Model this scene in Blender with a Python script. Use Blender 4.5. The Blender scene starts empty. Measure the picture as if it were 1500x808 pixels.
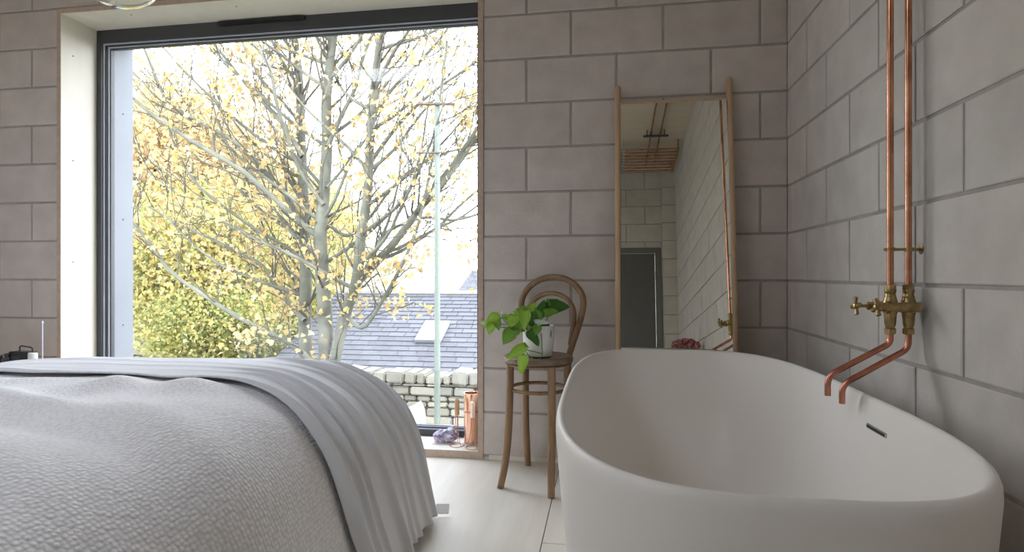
import bpy, bmesh, math, random
from mathutils import Vector, Matrix, noise
import numpy as np
R = math.radians
SC = bpy.context.scene
COL = SC.collection
random.seed(7)

# ------------------------------------------------------------------ camera
F = 851.0; HZ = 402.0; CAMZ = .945; YAW = R(9.01)
cam = bpy.data.cameras.new('camera'); co = bpy.data.objects.new('camera', cam); COL.objects.link(co)
cam.sensor_width = 36; cam.lens = 36*F/1500; cam.shift_y = -2/1500; cam.clip_start = .02; cam.clip_end = 500
co.location = (0, 0, CAMZ); co.rotation_euler = (R(90), 0, YAW); SC.camera = co
FW = Vector((-math.sin(YAW), math.cos(YAW), 0)); RT = Vector((math.cos(YAW), math.sin(YAW), 0))
def at(px, py, Y):                       # point of the plane y = Y seen along that direction
    d = FW + RT*((px-750)/F) + Vector((0, 0, (HZ-py)/F))
    return d*(Y/d.y) + Vector((0, 0, CAMZ))

# ------------------------------------------------------------------ materials
def new_mat(name):
    m = bpy.data.materials.new(name); m.use_nodes = True
    return m, m.node_tree, m.node_tree.nodes['Principled BSDF']
def N(nt, t, **k):
    n = nt.nodes.new(t)
    for a, v in k.items():
        if a in n.inputs: n.inputs[a].default_value = v
        else: setattr(n, a, v)
    return n
def ramp(nt, src, a, b, p0=.3, p1=.7):
    r = N(nt, 'ShaderNodeValToRGB'); nt.links.new(src, r.inputs[0])
    r.color_ramp.elements[0].position = p0; r.color_ramp.elements[0].color = (*a, 1)
    r.color_ramp.elements[1].position = p1; r.color_ramp.elements[1].color = (*b, 1)
    return r.outputs[0]
def basic(name, c, rough=.5, metal=0, var=.12, scale=12, bump=0, bscale=80, stretch=None, spec=None, c2=None):
    m, nt, b = new_mat(name)
    tc = N(nt, 'ShaderNodeTexCoord'); mp = N(nt, 'ShaderNodeMapping'); nt.links.new(tc.outputs['Object'], mp.inputs[0])
    if stretch: mp.inputs['Scale'].default_value = stretch
    n = N(nt, 'ShaderNodeTexNoise', Scale=scale, Detail=5.0); nt.links.new(mp.outputs[0], n.inputs['Vector'])
    lo = c2 or tuple(x*(1-var) for x in c); hi = tuple(min(1, x*(1+var)) for x in c) if not c2 else c
    nt.links.new(ramp(nt, n.outputs[0], lo, hi), b.inputs['Base Color'])
    b.inputs['Roughness'].default_value = rough; b.inputs['Metallic'].default_value = metal
    if spec is not None: b.inputs['Specular IOR Level'].default_value = spec
    if bump:
        n2 = N(nt, 'ShaderNodeTexNoise', Scale=bscale, Detail=4.0); nt.links.new(mp.outputs[0], n2.inputs['Vector'])
        bp = N(nt, 'ShaderNodeBump', Strength=bump, Distance=.004); nt.links.new(n2.outputs[0], bp.inputs['Height'])
        nt.links.new(bp.outputs[0], b.inputs['Normal'])
    return m
def tinted(name, rough=.9, bump=.3, bscale=60, translucent=0, spots=0):       # base colour from the per-face "tone" attribute x noise
    m, nt, b = new_mat(name)
    at_ = N(nt, 'ShaderNodeAttribute'); at_.attribute_name = 'tone'
    tc = N(nt, 'ShaderNodeTexCoord')
    n = N(nt, 'ShaderNodeTexNoise', Scale=9.0, Detail=6.0); nt.links.new(tc.outputs['Object'], n.inputs['Vector'])
    v = ramp(nt, n.outputs[0], (.88, .88, .88), (1.06, 1.06, 1.06), .25, .75)
    mx = N(nt, 'ShaderNodeMix'); mx.data_type = 'RGBA'; mx.blend_type = 'MULTIPLY'; mx.inputs[0].default_value = 1
    nt.links.new(at_.outputs['Color'], mx.inputs[6]); nt.links.new(v, mx.inputs[7])
    nt.links.new(mx.outputs[2], b.inputs['Base Color']); b.inputs['Roughness'].default_value = rough
    b.inputs['Specular IOR Level'].default_value = .25
    if bump:
        n2 = N(nt, 'ShaderNodeTexNoise', Scale=float(bscale), Detail=6.0, Roughness=.7); nt.links.new(tc.outputs['Object'], n2.inputs['Vector'])
        bp = N(nt, 'ShaderNodeBump', Strength=bump, Distance=.006); nt.links.new(n2.outputs[0], bp.inputs['Height'])
        nt.links.new(bp.outputs[0], b.inputs['Normal'])
    if translucent:
        tr = N(nt, 'ShaderNodeBsdfTranslucent'); nt.links.new(mx.outputs[2], tr.inputs[0])
        ms = N(nt, 'ShaderNodeMixShader'); ms.inputs[0].default_value = translucent
        nt.links.new(b.outputs[0], ms.inputs[1]); nt.links.new(tr.outputs[0], ms.inputs[2])
        nt.links.new(ms.outputs[0], nt.nodes['Material Output'].inputs[0])
    return m
def wood(name, c, c2, axis_stretch=(1, 1, .08), scale=30, rough=.5, knots=False):
    m, nt, b = new_mat(name)
    tc = N(nt, 'ShaderNodeTexCoord'); mp = N(nt, 'ShaderNodeMapping'); mp.inputs['Scale'].default_value = axis_stretch
    nt.links.new(tc.outputs['Object'], mp.inputs[0])
    n = N(nt, 'ShaderNodeTexNoise', Scale=float(scale), Detail=8.0, Distortion=.6); nt.links.new(mp.outputs[0], n.inputs['Vector'])
    out = ramp(nt, n.outputs[0], c2, c, .3, .7)
    if knots:
        vo = N(nt, 'ShaderNodeTexVoronoi', Scale=2.1); nt.links.new(tc.outputs['Object'], vo.inputs['Vector'])
        k = ramp(nt, vo.outputs['Distance'], (.7, .7, .72), (1, 1, 1), .02, .09)
        mx = N(nt, 'ShaderNodeMix'); mx.data_type = 'RGBA'; mx.blend_type = 'MULTIPLY'; mx.inputs[0].default_value = .7
        nt.links.new(out, mx.inputs[6]); nt.links.new(k, mx.inputs[7]); out = mx.outputs[2]
    nt.links.new(out, b.inputs['Base Color']); b.inputs['Roughness'].default_value = rough
    bp = N(nt, 'ShaderNodeBump', Strength=.15, Distance=.002); nt.links.new(n.outputs[0], bp.inputs['Height']); nt.links.new(bp.outputs[0], b.inputs['Normal'])
    return m
def fabric(name, c, cell, strength, kind):
    m, nt, b = new_mat(name)
    uv = N(nt, 'ShaderNodeUVMap'); mp = N(nt, 'ShaderNodeMapping'); mp.inputs['Scale'].default_value = (1/cell, 1/cell, 1)
    nt.links.new(uv.outputs[0], mp.inputs[0])
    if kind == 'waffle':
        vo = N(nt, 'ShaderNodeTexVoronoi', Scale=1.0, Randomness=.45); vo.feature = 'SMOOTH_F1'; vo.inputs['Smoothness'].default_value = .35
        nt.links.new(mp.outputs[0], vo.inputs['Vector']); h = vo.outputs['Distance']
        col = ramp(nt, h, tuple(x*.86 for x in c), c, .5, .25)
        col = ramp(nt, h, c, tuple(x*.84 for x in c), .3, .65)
    else:
        ck = N(nt, 'ShaderNodeTexVoronoi', Scale=1.0, Randomness=.12); nt.links.new(mp.outputs[0], ck.inputs['Vector']); h = ck.outputs['Distance']
        col = ramp(nt, h, c, tuple(x*.8 for x in c), .3, .7)
    nt.links.new(col, b.inputs['Base Color']); b.inputs['Roughness'].default_value = .95; b.inputs['Specular IOR Level'].default_value = .1
    b.inputs['Sheen Weight'].default_value = .15
    inv = N(nt, 'ShaderNodeMath', operation='MULTIPLY'); inv.inputs[1].default_value = -1; nt.links.new(h, inv.inputs[0])
    bp = N(nt, 'ShaderNodeBump', Strength=strength, Distance=cell*.36); nt.links.new(inv.outputs[0], bp.inputs['Height']); nt.links.new(bp.outputs[0], b.inputs['Normal'])
    return m

M = {}
M['block'] = tinted('concrete_block', .95, .35, 90)
M['mortar'] = basic('mortar', (.40, .375, .35), .98, var=.1, scale=20, bump=.4, bscale=120)
M['floor'] = wood('floor_ply', (.76, .72, .64), (.67, .62, .54), (1, .12, 1), 12, .42, True)
M['ceil'] = wood('ceiling_ply', (.70, .61, .48), (.62, .53, .41), (.15, 1, 1), 9, .7)
M['birch'] = wood('birch_ply', (.80, .75, .66), (.74, .69, .60), (1, 1, .1), 10, .55)
M['plyedge'] = wood('ply_edge', (.60, .47, .38), (.48, .37, .29), (1, 1, 1), 40, .7)
M['frame'] = basic('frame_grey', (.052, .055, .062), .38, var=.08)
M['bead'] = basic('bead_light', (.55, .58, .66), .4, var=.05)
M['clad'] = basic('cladding_grey', (.20, .215, .25), .45, var=.06, scale=3)
M['tub'] = basic('solid_surface_white', (.88, .85, .815), .42, var=.015, scale=3, spec=.4)
M['copper'] = basic('copper', (.80, .42, .27), .22, 1, var=.25, scale=14, c2=(.46, .21, .13))
M['copper_dull'] = basic('copper_dull', (.62, .27, .19), .3, 1, var=.25, scale=25)
M['brass'] = basic('brass', (.42, .31, .15), .36, 1, var=.35, scale=40)
M['chrome'] = basic('chrome', (.7, .7, .72), .15, 1, var=.05)
M['oak'] = wood('mirror_oak', (.62, .45, .29), (.52, .36, .22), (1, 1, .06), 40, .5)
M['bent'] = wood('chair_wood', (.33, .20, .105), (.19, .11, .055), (1, 1, .15), 30, .45)
M['seatw'] = wood('seat_wood', (.25, .18, .125), (.15, .105, .07), (.2, 1, 1), 30, .4)
M['pot'] = basic('pot_ceramic', (.78, .78, .77), .35, var=.03)
M['soil'] = basic('soil', (.05, .035, .025), .95, bump=.8)
M['black'] = basic('black_plastic', (.02, .02, .022), .4)
M['dark'] = basic('dark_slot', (.02, .02, .03), .6)
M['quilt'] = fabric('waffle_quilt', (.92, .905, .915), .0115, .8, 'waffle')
M['throw'] = fabric('grey_throw', (.76, .76, .785), .0045, .4, 'weave')
M['mattress'] = basic('mattress_cloth', (.7, .7, .7), .9)
M['bedwood'] = wood('bed_wood', (.5, .38, .26), (.42, .3, .2))
M['white'] = basic('white_satin', (.85, .85, .86), .4, var=.03)
M['chairwhite'] = basic('chair_white', (.34, .34, .34), .4, var=.03)
M['copper_light'] = basic('copper_light', (.94, .58, .43), .25, 1, var=.06)
M['door'] = basic('door_grey', (.12, .118, .11), .5, var=.05)
M['doorframe'] = basic('door_frame_grey', (.16, .155, .145), .5, var=.05)
M['tag'] = basic('tag_cloth', (.98, .95, .99), .7, var=.05)
M['bark'] = basic('bark', (.145, .145, .115), .9, var=.2, scale=5, bump=.5, bscale=14, c2=(.08, .083, .062))
M['twig'] = basic('twig_bark', (.075, .07, .055), .9, var=.2)
M['leaf'] = tinted('autumn_leaf', .6, 0, translucent=.55)
M['plantleaf'] = tinted('plant_leaf', .28, 0, translucent=.22)
M['stem'] = basic('plant_stem', (.16, .24, .07), .5)
M['stone'] = tinted('dry_stone', .95, .6, 25)
M['slate'] = tinted('slate', .65, .3, 30)
M['grass'] = basic('lawn', (.09, .095, .05), .95, scale=3, bump=.5, c2=(.06, .07, .035))
M['bank'] = basic('bank_undergrowth', (.24, .215, .15), .95, scale=.9, bump=.6, bscale=6, c2=(.15, .155, .09))
M['gravel'] = basic('gravel', (.5, .48, .44), .95, scale=40, c2=(.34, .33, .3))
M['polemetal'] = basic('pole_paint', (.125, .15, .13), .5, var=.08)
M['polewood'] = basic('pole_bar_wood', (.09, .065, .05), .8)
M['render'] = basic('house_render', (.2, .19, .18), .9)
M['handle_copper'] = basic('handle_copper', (.93, .72, .58), .35, 1, var=.1)
M['handle_wood'] = wood('handle_wood', (.66, .40, .22), (.55, .31, .16), (1, 1, .2), 60)

def glass_mat(name, tint, refl=.06, rough=0):
    m = bpy.data.materials.new(name); m.use_nodes = True; nt = m.node_tree; nt.nodes.clear()
    o = N(nt, 'ShaderNodeOutputMaterial'); t = N(nt, 'ShaderNodeBsdfTransparent'); t.inputs[0].default_value = (*tint, 1)
    g = N(nt, 'ShaderNodeBsdfGlossy'); g.inputs['Roughness'].default_value = rough
    lw = N(nt, 'ShaderNodeLayerWeight', Blend=.5); pw = N(nt, 'ShaderNodeMath', operation='POWER'); pw.inputs[1].default_value = 5; nt.links.new(lw.outputs['Facing'], pw.inputs[0])
    fr = N(nt, 'ShaderNodeMath', operation='MULTIPLY_ADD'); fr.inputs[1].default_value = .9; fr.inputs[2].default_value = refl/2; nt.links.new(pw.outputs[0], fr.inputs[0]); ms = N(nt, 'ShaderNodeMixShader')
    nt.links.new(fr.outputs[0], ms.inputs[0]); nt.links.new(t.outputs[0], ms.inputs[1]); nt.links.new(g.outputs[0], ms.inputs[2]); nt.links.new(ms.outputs[0], o.inputs[0])
    return m
M['glass'] = glass_mat('window_glass', (.97, .985, .98), .09)
m = bpy.data.materials.new('bulb_glass'); m.use_nodes = True; nt = m.node_tree; b = nt.nodes['Principled BSDF']
b.inputs['Transmission Weight'].default_value = 1; b.inputs['Roughness'].default_value = .02; b.inputs['Base Color'].default_value = (1, .99, .96, 1); M['bulb'] = m
m, nt, b = new_mat('silvered_mirror'); b.inputs['Metallic'].default_value = 1; b.inputs['Roughness'].default_value = .0; b.inputs['Base Color'].default_value = (.88, .90, .87, 1); M['mirror'] = m
m, nt, b = new_mat('amethyst'); tc = N(nt, 'ShaderNodeTexCoord'); vo = N(nt, 'ShaderNodeTexVoronoi', Scale=55.0); nt.links.new(tc.outputs['Object'], vo.inputs['Vector'])
nt.links.new(ramp(nt, vo.outputs['Color'], (.32, .27, .44), (.78, .75, .86), .25, .75), b.inputs['Base Color']); b.inputs['Roughness'].default_value = .25
bp = N(nt, 'ShaderNodeBump', Strength=.8, Distance=.006); nt.links.new(vo.outputs['Distance'], bp.inputs['Height']); nt.links.new(bp.outputs[0], b.inputs['Normal']); M['amethyst'] = m
m, nt, b = new_mat('petal_pink'); tc = N(nt, 'ShaderNodeTexCoord'); vo = N(nt, 'ShaderNodeTexVoronoi', Scale=60.0); nt.links.new(tc.outputs['Object'], vo.inputs['Vector'])
nt.links.new(ramp(nt, vo.outputs['Color'], (.20, .05, .06), (.62, .28, .28), .3, .8), b.inputs['Base Color']); b.inputs['Roughness'].default_value = .8; M['petal'] = m

# ------------------------------------------------------------------ mesh helpers
def mk(name, verts, faces, mat, parent=None, smooth=False, tones=None, uvs=None, loc=None):
    me = bpy.data.meshes.new(name); me.from_pydata([tuple(v) for v in verts], [], faces)
    mats = mat if isinstance(mat, (list, tuple)) else [mat]
    for mm in mats: me.materials.append(mm)
    if smooth: me.polygons.foreach_set('use_smooth', [True]*len(me.polygons))
    if tones is not None:
        ca = me.color_attributes.new('tone', 'FLOAT_COLOR', 'CORNER'); arr = np.ones((len(me.loops), 4), np.float32); i = 0
        for p, t in zip(me.polygons, tones):
            arr[i:i+p.loop_total, :3] = t; i += p.loop_total
        ca.data.foreach_set('color', arr.ravel())
    if uvs is not None:
        uvl = me.uv_layers.new(name='UVMap'); idx = np.empty(len(me.loops), np.int32); me.loops.foreach_get('vertex_index', idx)
        uvl.data.foreach_set('uv', np.asarray(uvs, np.float32)[idx].ravel())
    me.update(); o = bpy.data.objects.new(name, me); COL.objects.link(o)
    if loc is not None: o.location = loc
    if parent: o.parent = parent
    return o
class B:
    def __init__(s): s.v = []; s.f = []; s.m = []; s.t = []
    def add(s, vs, fs, mi=0, tone=(1, 1, 1)):
        o = len(s.v); s.v += [Vector(v) for v in vs]
        for f in fs: s.f.append([o+i for i in f]); s.m.append(mi); s.t.append(tone)
        return s
    def box(s, a, b, c=0, mi=0, tone=(1, 1, 1), rot=None, piv=None):
        x0, x1 = sorted((a[0], b[0])); y0, y1 = sorted((a[1], b[1])); z0, z1 = sorted((a[2], b[2]))
        bm = bmesh.new(); bmesh.ops.create_cube(bm, size=1)
        for v in bm.verts: v.co = Vector(((x0+x1)/2+v.co.x*(x1-x0), (y0+y1)/2+v.co.y*(y1-y0), (z0+z1)/2+v.co.z*(z1-z0)))
        if c: bmesh.ops.bevel(bm, geom=list(bm.edges), offset=c, segments=2, affect='EDGES')
        if rot is not None:
            p = Vector(piv) if piv is not None else Vector(((x0+x1)/2, (y0+y1)/2, (z0+z1)/2))
            for v in bm.verts: v.co = rot @ (v.co-p) + p
        bm.verts.index_update(); s.add([v.co.copy() for v in bm.verts], [[v.index for v in f.verts] for f in bm.faces], mi, tone); bm.free(); return s
    def tube(s, pts, r, n=12, closed=False, caps=True, mi=0, tone=(1, 1, 1), flat=1.0, up=None):
        pts = [Vector(p) for p in pts]; k = len(pts); rs = r if isinstance(r, (list, tuple)) else [r]*k
        T = []
        for i in range(k):
            a = pts[(i-1) % k] if (closed or i) else pts[0]; b_ = pts[(i+1) % k] if (closed or i < k-1) else pts[-1]
            d = (b_-a); T.append(d.normalized() if d.length > 1e-9 else Vector((0, 0, 1)))
        u = Vector(up) if up is not None else (Vector((0, 0, 1)) if abs(T[0].z) < .9 else Vector((1, 0, 0)))
        u = (u - T[0]*u.dot(T[0])).normalized(); vs = []
        for i in range(k):
            u = u - T[i]*u.dot(T[i]); u.normalize(); w = T[i].cross(u)
            for j in range(n):
                a = 2*math.pi*j/n; vs.append(pts[i] + (u*math.cos(a)*flat + w*math.sin(a))*rs[i])
        fs = []
        for i in range(k if closed else k-1):
            for j in range(n):
                i2 = (i+1) % k; fs.append([i*n+j, i*n+(j+1) % n, i2*n+(j+1) % n, i2*n+j])
        if caps and not closed: fs.append(list(range(n))[::-1]); fs.append([(k-1)*n+j for j in range(n)])
        return s.add(vs, fs, mi, tone)
    def lathe(s, prof, c=(0, 0, 0), n=40, mi=0, tone=(1, 1, 1), M_=None, closed=False):
        vs = []; k = len(prof); c = Vector(c)
        for r_, z in prof:
            for j in range(n):
                a = 2*math.pi*j/n; p = Vector((r_*math.cos(a), r_*math.sin(a), z)); vs.append(c + (M_ @ p if M_ else p))
        fs = [[i*n+j, i*n+(j+1) % n, (i+1)*n+(j+1) % n, (i+1)*n+j] for i in range(k-1) for j in range(n)]
        if not closed: fs += [list(range(n))[::-1], [(k-1)*n+j for j in range(n)]]
        return s.add(vs, fs, mi, tone)
    def build(s, name, mat, parent=None, smooth=False, tones=False, angle=None):
        o = mk(name, s.v, s.f, mat, parent, smooth, s.t if tones else None)
        if any(s.m): o.data.polygons.foreach_set('material_index', s.m)
        if smooth:
            bm = bmesh.new(); bm.from_mesh(o.data); bmesh.ops.recalc_face_normals(bm, faces=bm.faces)
            for e in bm.edges:
                if len(e.link_faces) == 2 and e.calc_face_angle() > R(angle or 40): e.smooth = False
            bm.to_mesh(o.data); bm.free()
        return o
def thing(name, label, cat, loc=(0, 0, 0), group=None):
    o = bpy.data.objects.new(name, None); COL.objects.link(o); o.location = loc; o.empty_display_size = .05
    o['label'] = label; o['category'] = cat
    if group: o['group'] = group
    return o
def own(t):                              # give the children of an Empty at its own place world-placed meshes
    bpy.context.view_layer.update()
    for c in t.children: c.matrix_parent_inverse = Matrix.Translation(-t.location)
    return t
def struct(o, label=None):
    o['kind'] = 'structure'
    if label: o['label'] = label
    return o
def tag(o, label, cat, group=None):
    o['label'] = label; o['category'] = cat
    if group: o['group'] = group
    return o
def smooth_path(pts, n=8, closed=False):
    P = [Vector(p) for p in pts]; out = []; k = len(P)
    for i in range(k if closed else k-1):
        g = (lambda j: P[j % k]) if closed else (lambda j: P[max(0, min(k-1, j))])
        a, b_, c, d = g(i-1), g(i), g(i+1), g(i+2)
        for q in range(n):
            t = q/n; out.append(.5*((2*b_) + (c-a)*t + (2*a-5*b_+4*c-d)*t*t + (3*b_-a-3*c+d)*t**3))
    if not closed: out.append(P[-1])
    return out

# ------------------------------------------------------------------ room shell
XR = .857; YB = 2.922; YF = -1.5; XL = -3.9; ZC = 3.18; WT = .47
Z0 = .016; CH = .225; CL = .45; J = .011
WX0, WX1, WZ0, WZ1 = -3.139, -.6116, -.02, 2.485     # window opening at the block face

def block_face(bb, o, u, nrm, length, z0, z1, phase, holes=(), pitch=CL, base=(.64, .58, .545), seed=1):
    """rows of blocks on a wall face: o origin, u along, nrm towards the room; phase = joint position for odd and even rows."""
    rnd = random.Random(seed); u = Vector(u); nrm = Vector(nrm); o = Vector(o)
    k0 = math.floor((z0-Z0)/CH)-0; k1 = math.ceil((z1-Z0)/CH)
    for k in range(k0, k1):
        a0, a1 = max(z0, Z0+k*CH+J/2), min(z1, Z0+(k+1)*CH-J/2)
        if a1-a0 < .004: continue
        ph = phase + (pitch/2 if k % 2 else 0); i = math.floor(-ph/pitch)-1
        while ph+i*pitch < length:
            b0, b1 = max(0, ph+i*pitch+J/2), min(length, ph+(i+1)*pitch-J/2); i += 1
            if b1-b0 < .004: continue
            spans = [(b0, b1, a0, a1)]
            for hx0, hx1, hz0, hz1 in holes:
                out = []
                for (p0, p1, q0, q1) in spans:
                    if p1 <= hx0 or p0 >= hx1 or q1 <= hz0 or q0 >= hz1: out.append((p0, p1, q0, q1)); continue
                    if p0 < hx0: out.append((p0, hx0, q0, q1))
                    if p1 > hx1: out.append((hx1, p1, q0, q1))
                    pp0, pp1 = max(p0, hx0), min(p1, hx1)
                    if q0 < hz0: out.append((pp0, pp1, q0, hz0))
                    if q1 > hz1: out.append((pp0, pp1, hz1, q1))
                spans = out
            g = 1+rnd.uniform(-.035, .035); w = rnd.uniform(-.004, .004)
            tone = (base[0]*g+w, base[1]*g, base[2]*g-w); dz = rnd.uniform(-.0012, .0012)
            for (p0, p1, q0, q1) in spans:
                if p1-p0 < .004 or q1-q0 < .004: continue
                c = min(.004, (p1-p0)/3, (q1-q0)/3); vs = []
                for (d, e) in ((-.006, 0), (-.0022+dz, 0.0), (dz, c)):
                    for (pp, qq, sx, sz) in ((p0, q0, 1, 1), (p1, q0, -1, 1), (p1, q1, -1, -1), (p0, q1, 1, -1)):
                        vs.append(o+u*(pp+sx*e)+Vector((0, 0, qq+sz*e))+nrm*d)
                fs = [[8, 9, 10, 11]]
                for L in (0, 4):
                    for j in range(4): fs.append([L+j, L+(j+1) % 4, L+4+(j+1) % 4, L+4+j])
                bb.add(vs, fs, 1, tone)
def wall_build(bb, name): return struct(bb.build(name, [M['mortar'], M['block']], tones=True))
D = .005
# back wall (with the window opening)
bb = B()
for a, b_ in (((XL-.3, YB+D, -.2), (WX0, YB+WT, ZC+.2)), ((WX1, YB+D, -.2), (XR+.3, YB+WT, ZC+.2)),
              ((WX0, YB+D, WZ1), (WX1, YB+WT, ZC+.2)), ((WX0, YB+D, -.2), (WX1, YB+WT, WZ0))): bb.box(a, b_)
block_face(bb, (XL, YB, 0), (1, 0, 0), (0, -1, 0), XR-XL, -.05, ZC+.1, (-.164+CL/2)-XL, holes=[(WX0-XL, WX1-XL, WZ0, WZ1)], seed=3)
wall_build(bb, 'wall_back')
# right wall
bb = B(); bb.box((XR+D, YF-.3, -.2), (XR+.3, YB+D, ZC+.2))
block_face(bb, (XR, YB, 0), (0, -1, 0), (-1, 0, 0), YB-YF, -.05, ZC+.1, .262, pitch=.441, base=(.63, .595, .56), seed=5)
wall_build(bb, 'wall_right')
# front wall with door opening, pier at the corner
bb = B(); DX0, DX1, DZ = -.30, .68, 2.19
for a, b_ in (((XL-.3, YF-D, -.2), (DX0, YF-.3, ZC+.2)), ((DX1, YF-D, -.2), (XR+.3, YF-.3, ZC+.2)), ((DX0, YF-D, DZ), (DX1, YF-.3, ZC+.2))): bb.box(a, b_)
block_face(bb, (XL, YF, 0), (1, 0, 0), (0, 1, 0), XR-XL, -.05, ZC+.1, .12, holes=[(DX0-XL, DX1-XL, -.2, DZ)], seed=6, base=(.63, .60, .55))
wall_build(bb, 'wall_front')
bb = B(); bb.box((DX1+.015, YF, -.1), (XR, YF+.045, ZC))
block_face(bb, (DX1+.012, YF+.05, 0), (1, 0, 0), (0, 1, 0), XR-DX1-.012, -.05, ZC+.1, 0, seed=8, base=(.63, .60, .55), pitch=.9)
wall_build(bb, 'column')
# left wall
bb = B(); bb.box((XL-D, YF-.3, -.2), (XL-.35, YB+.5, ZC+.2))
block_face(bb, (XL, YF, 0), (0, 1, 0), (1, 0, 0), YB-YF, -.05, ZC+.1, .2, seed=9, base=(.63, .60, .56))
wall_build(bb, 'wall_left')
# floor: wide ply sheets with fine seams running towards the window wall
bb = B(); bb.box((XL-.3, YF-.3, -.2), (XR+.3, YB+.01, -.006), mi=1); xs = [-.217-1.22*3, -.217-2.44, -.217-1.22, -.217, 1.2]
for i in range(4):
    a, b_ = max(XL, xs[i])+.0015, min(XR, xs[i+1])-.0015
    ys = [YF, -.45 if i % 2 else .7, 2.04+(0 if i % 2 else 5), YB]
    ys = sorted(y for y in set(ys) if y <= YB)
    for y0, y1 in zip(ys, ys[1:]): bb.box((a, y0+.0015, -.02), (b_, y1-.0015, 0), .001)
# the seam under the chair runs without a cross joint
struct(bb.build('floor', [M['floor'], M['dark']]))
SX0, SX1, SY0, SY1 = -3.4, -1.8, -.9, .4             # added roof opening over the near side of the bed, brightens the room
bb = B()
for a, b_ in (((XL-.3, YF-.3, ZC), (SX0, YB+.4, ZC+.3)), ((SX1, YF-.3, ZC), (XR+.3, YB+.4, ZC+.3)), ((SX0, YF-.3, ZC), (SX1, SY0, ZC+.3)), ((SX0, SY1, ZC), (SX1, YB+.4, ZC+.3))): bb.box(a, b_)
struct(bb.build('ceiling', M['ceil']))
bb = B(); bb.box((WX1+.03, YB-.008, 0), (XR-.01, YB, .024), .002); struct(bb.build('baseboard_back', M['birch']))
bb = B(); bb.box((XR-.008, YF, 0), (XR, YB-.01, .024), .002); struct(bb.build('baseboard_right', M['birch']))

# reveal boards of the big window
T = .028; FY = 3.156
bb = B()
bb.box((WX0, YB-.006, WZ0), (WX0+T, FY+.03, WZ1), .0015)
bb.box((WX1-T, YB-.006, WZ0), (WX1, FY+.03, WZ1), .0015)
bb.box((WX0+T, YB-.006, WZ1-T), (WX1-T, FY+.03, WZ1), .0015)
bb.box((WX0+T, YB-.006, WZ0), (WX1-T, FY+.03, .038), .0015)
# screw heads
for (y, z) in ((2.995, 2.24), (2.995, 1.62), (2.995, 1.02), (2.995, .42)):
    bb.tube([(WX0+T-.001, y, z), (WX0+T+.0012, y, z)], .0042, 10, mi=1)
for x in (-2.72, -2.05, -1.4): bb.tube([(x, 2.995, WZ1-T+.001), (x, 2.995, WZ1-T-.0012)], .0042, 10, mi=1)
rv = struct(bb.build('trim_1', [M['birch'], M['dark'], M['plyedge']]))
# brown sawn edges facing the room
for p in rv.data.polygons:
    if p.normal.y < -.9 and p.material_index == 0: p.material_index = 2
# window frame + glass
IX0, IX1, IZ0, IZ1 = WX0+T, WX1-T, .038, WZ1-T
wf = B()
def ring(b_, x0, x1, z0, z1, wl, wr, wb, wt, y0, y1, mi=0, c=.002):
    b_.box((x0, y0, z0), (x0+wl, y1, z1), c, mi); b_.box((x1-wr, y0, z0), (x1, y1, z1), c, mi)
    b_.box((x0+wl, y0, z0), (x1-wr, y1, z0+wb), c, mi); b_.box((x0+wl, y0, z1-wt), (x1-wr, y1, z1), c, mi)
ring(wf, IX0, IX1, IZ0, IZ1, .034, .034, .032, .078, FY, FY+.07)
ring(wf, IX0+.034, IX1-.034, IZ0+.032, IZ1-.078, .008, .008, .006, .008, FY+.012, FY+.07, 1)
ring(wf, IX0+.042, IX1-.042, IZ0+.038, IZ1-.086, .008, .008, .005, .007, FY+.020, FY+.07, 0)
ring(wf, IX0+.050, IX1-.050, IZ0+.043, IZ1-.093, .009, .009, .005, .007, FY+.030, FY+.07, 1)
ring(wf, IX0+.059, IX1-.059, IZ0+.048, IZ1-.100, .006, .006, .003, .004, FY+.038, FY+.07, 0)
w1 = struct(wf.build('window_1', [M['frame'], M['bead']]))
bb = B(); bb.box((IX0+.06, FY+.045, IZ0+.045), (IX1-.06, FY+.049, IZ1-.095)); bb.build('glass', M['glass'], w1)
bb = B(); bb.box((-2.28, FY-.014, IZ1-.030), (-1.72, FY+.001, IZ1-.006), .004); bb.box((-2.26, FY-.02, IZ1-.022), (-1.74, FY-.012, IZ1-.012), .002); bb.build('trickle_vent', M['black'], w1)
# outside reveal: grey metal lining between frame and outer face of the wall
bb = B(); YO = 3.392; O = .045
bb.box((IX0-.04, FY+.07, WZ0-.1), (IX0+O, YO, WZ1+.05), .002); bb.box((IX1-O, FY+.07, WZ0-.1), (IX1+.04, YO, WZ1+.05), .002)
bb.box((IX0+O, FY+.07, IZ1-.03), (IX1-O, YO, WZ1+.05), .002); bb.box((IX0+O, FY+.07, -.06), (IX1-O, YO+.03, -.005), .002)
for z in (1.98, 1.30, .62): bb.tube([(IX0+O-.001, 3.31, z), (IX0+O+.002, 3.31, z)], .005, 10, mi=1)
struct(bb.build('trim_2', [M['clad'], M['dark']]))
# added roof light, out of view, put in to lift the room's brightness
wf = B(); wz = ZC+.24
for a, b_ in (((SX0, SY0, wz), (SX0+.05, SY1, wz+.06)), ((SX1-.05, SY0, wz), (SX1, SY1, wz+.06)), ((SX0+.05, SY0, wz), (SX1-.05, SY0+.05, wz+.06)), ((SX0+.05, SY1-.05, wz), (SX1-.05, SY1, wz+.06))): wf.box(a, b_, .003)
w2 = struct(wf.build('window_2_added', M['frame'])); bb = B(); bb.box((SX0+.04, SY0+.04, wz+.03), (SX1-.04, SY1-.04, wz+.034)); bb.build('glass', M['glass'], w2)
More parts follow.
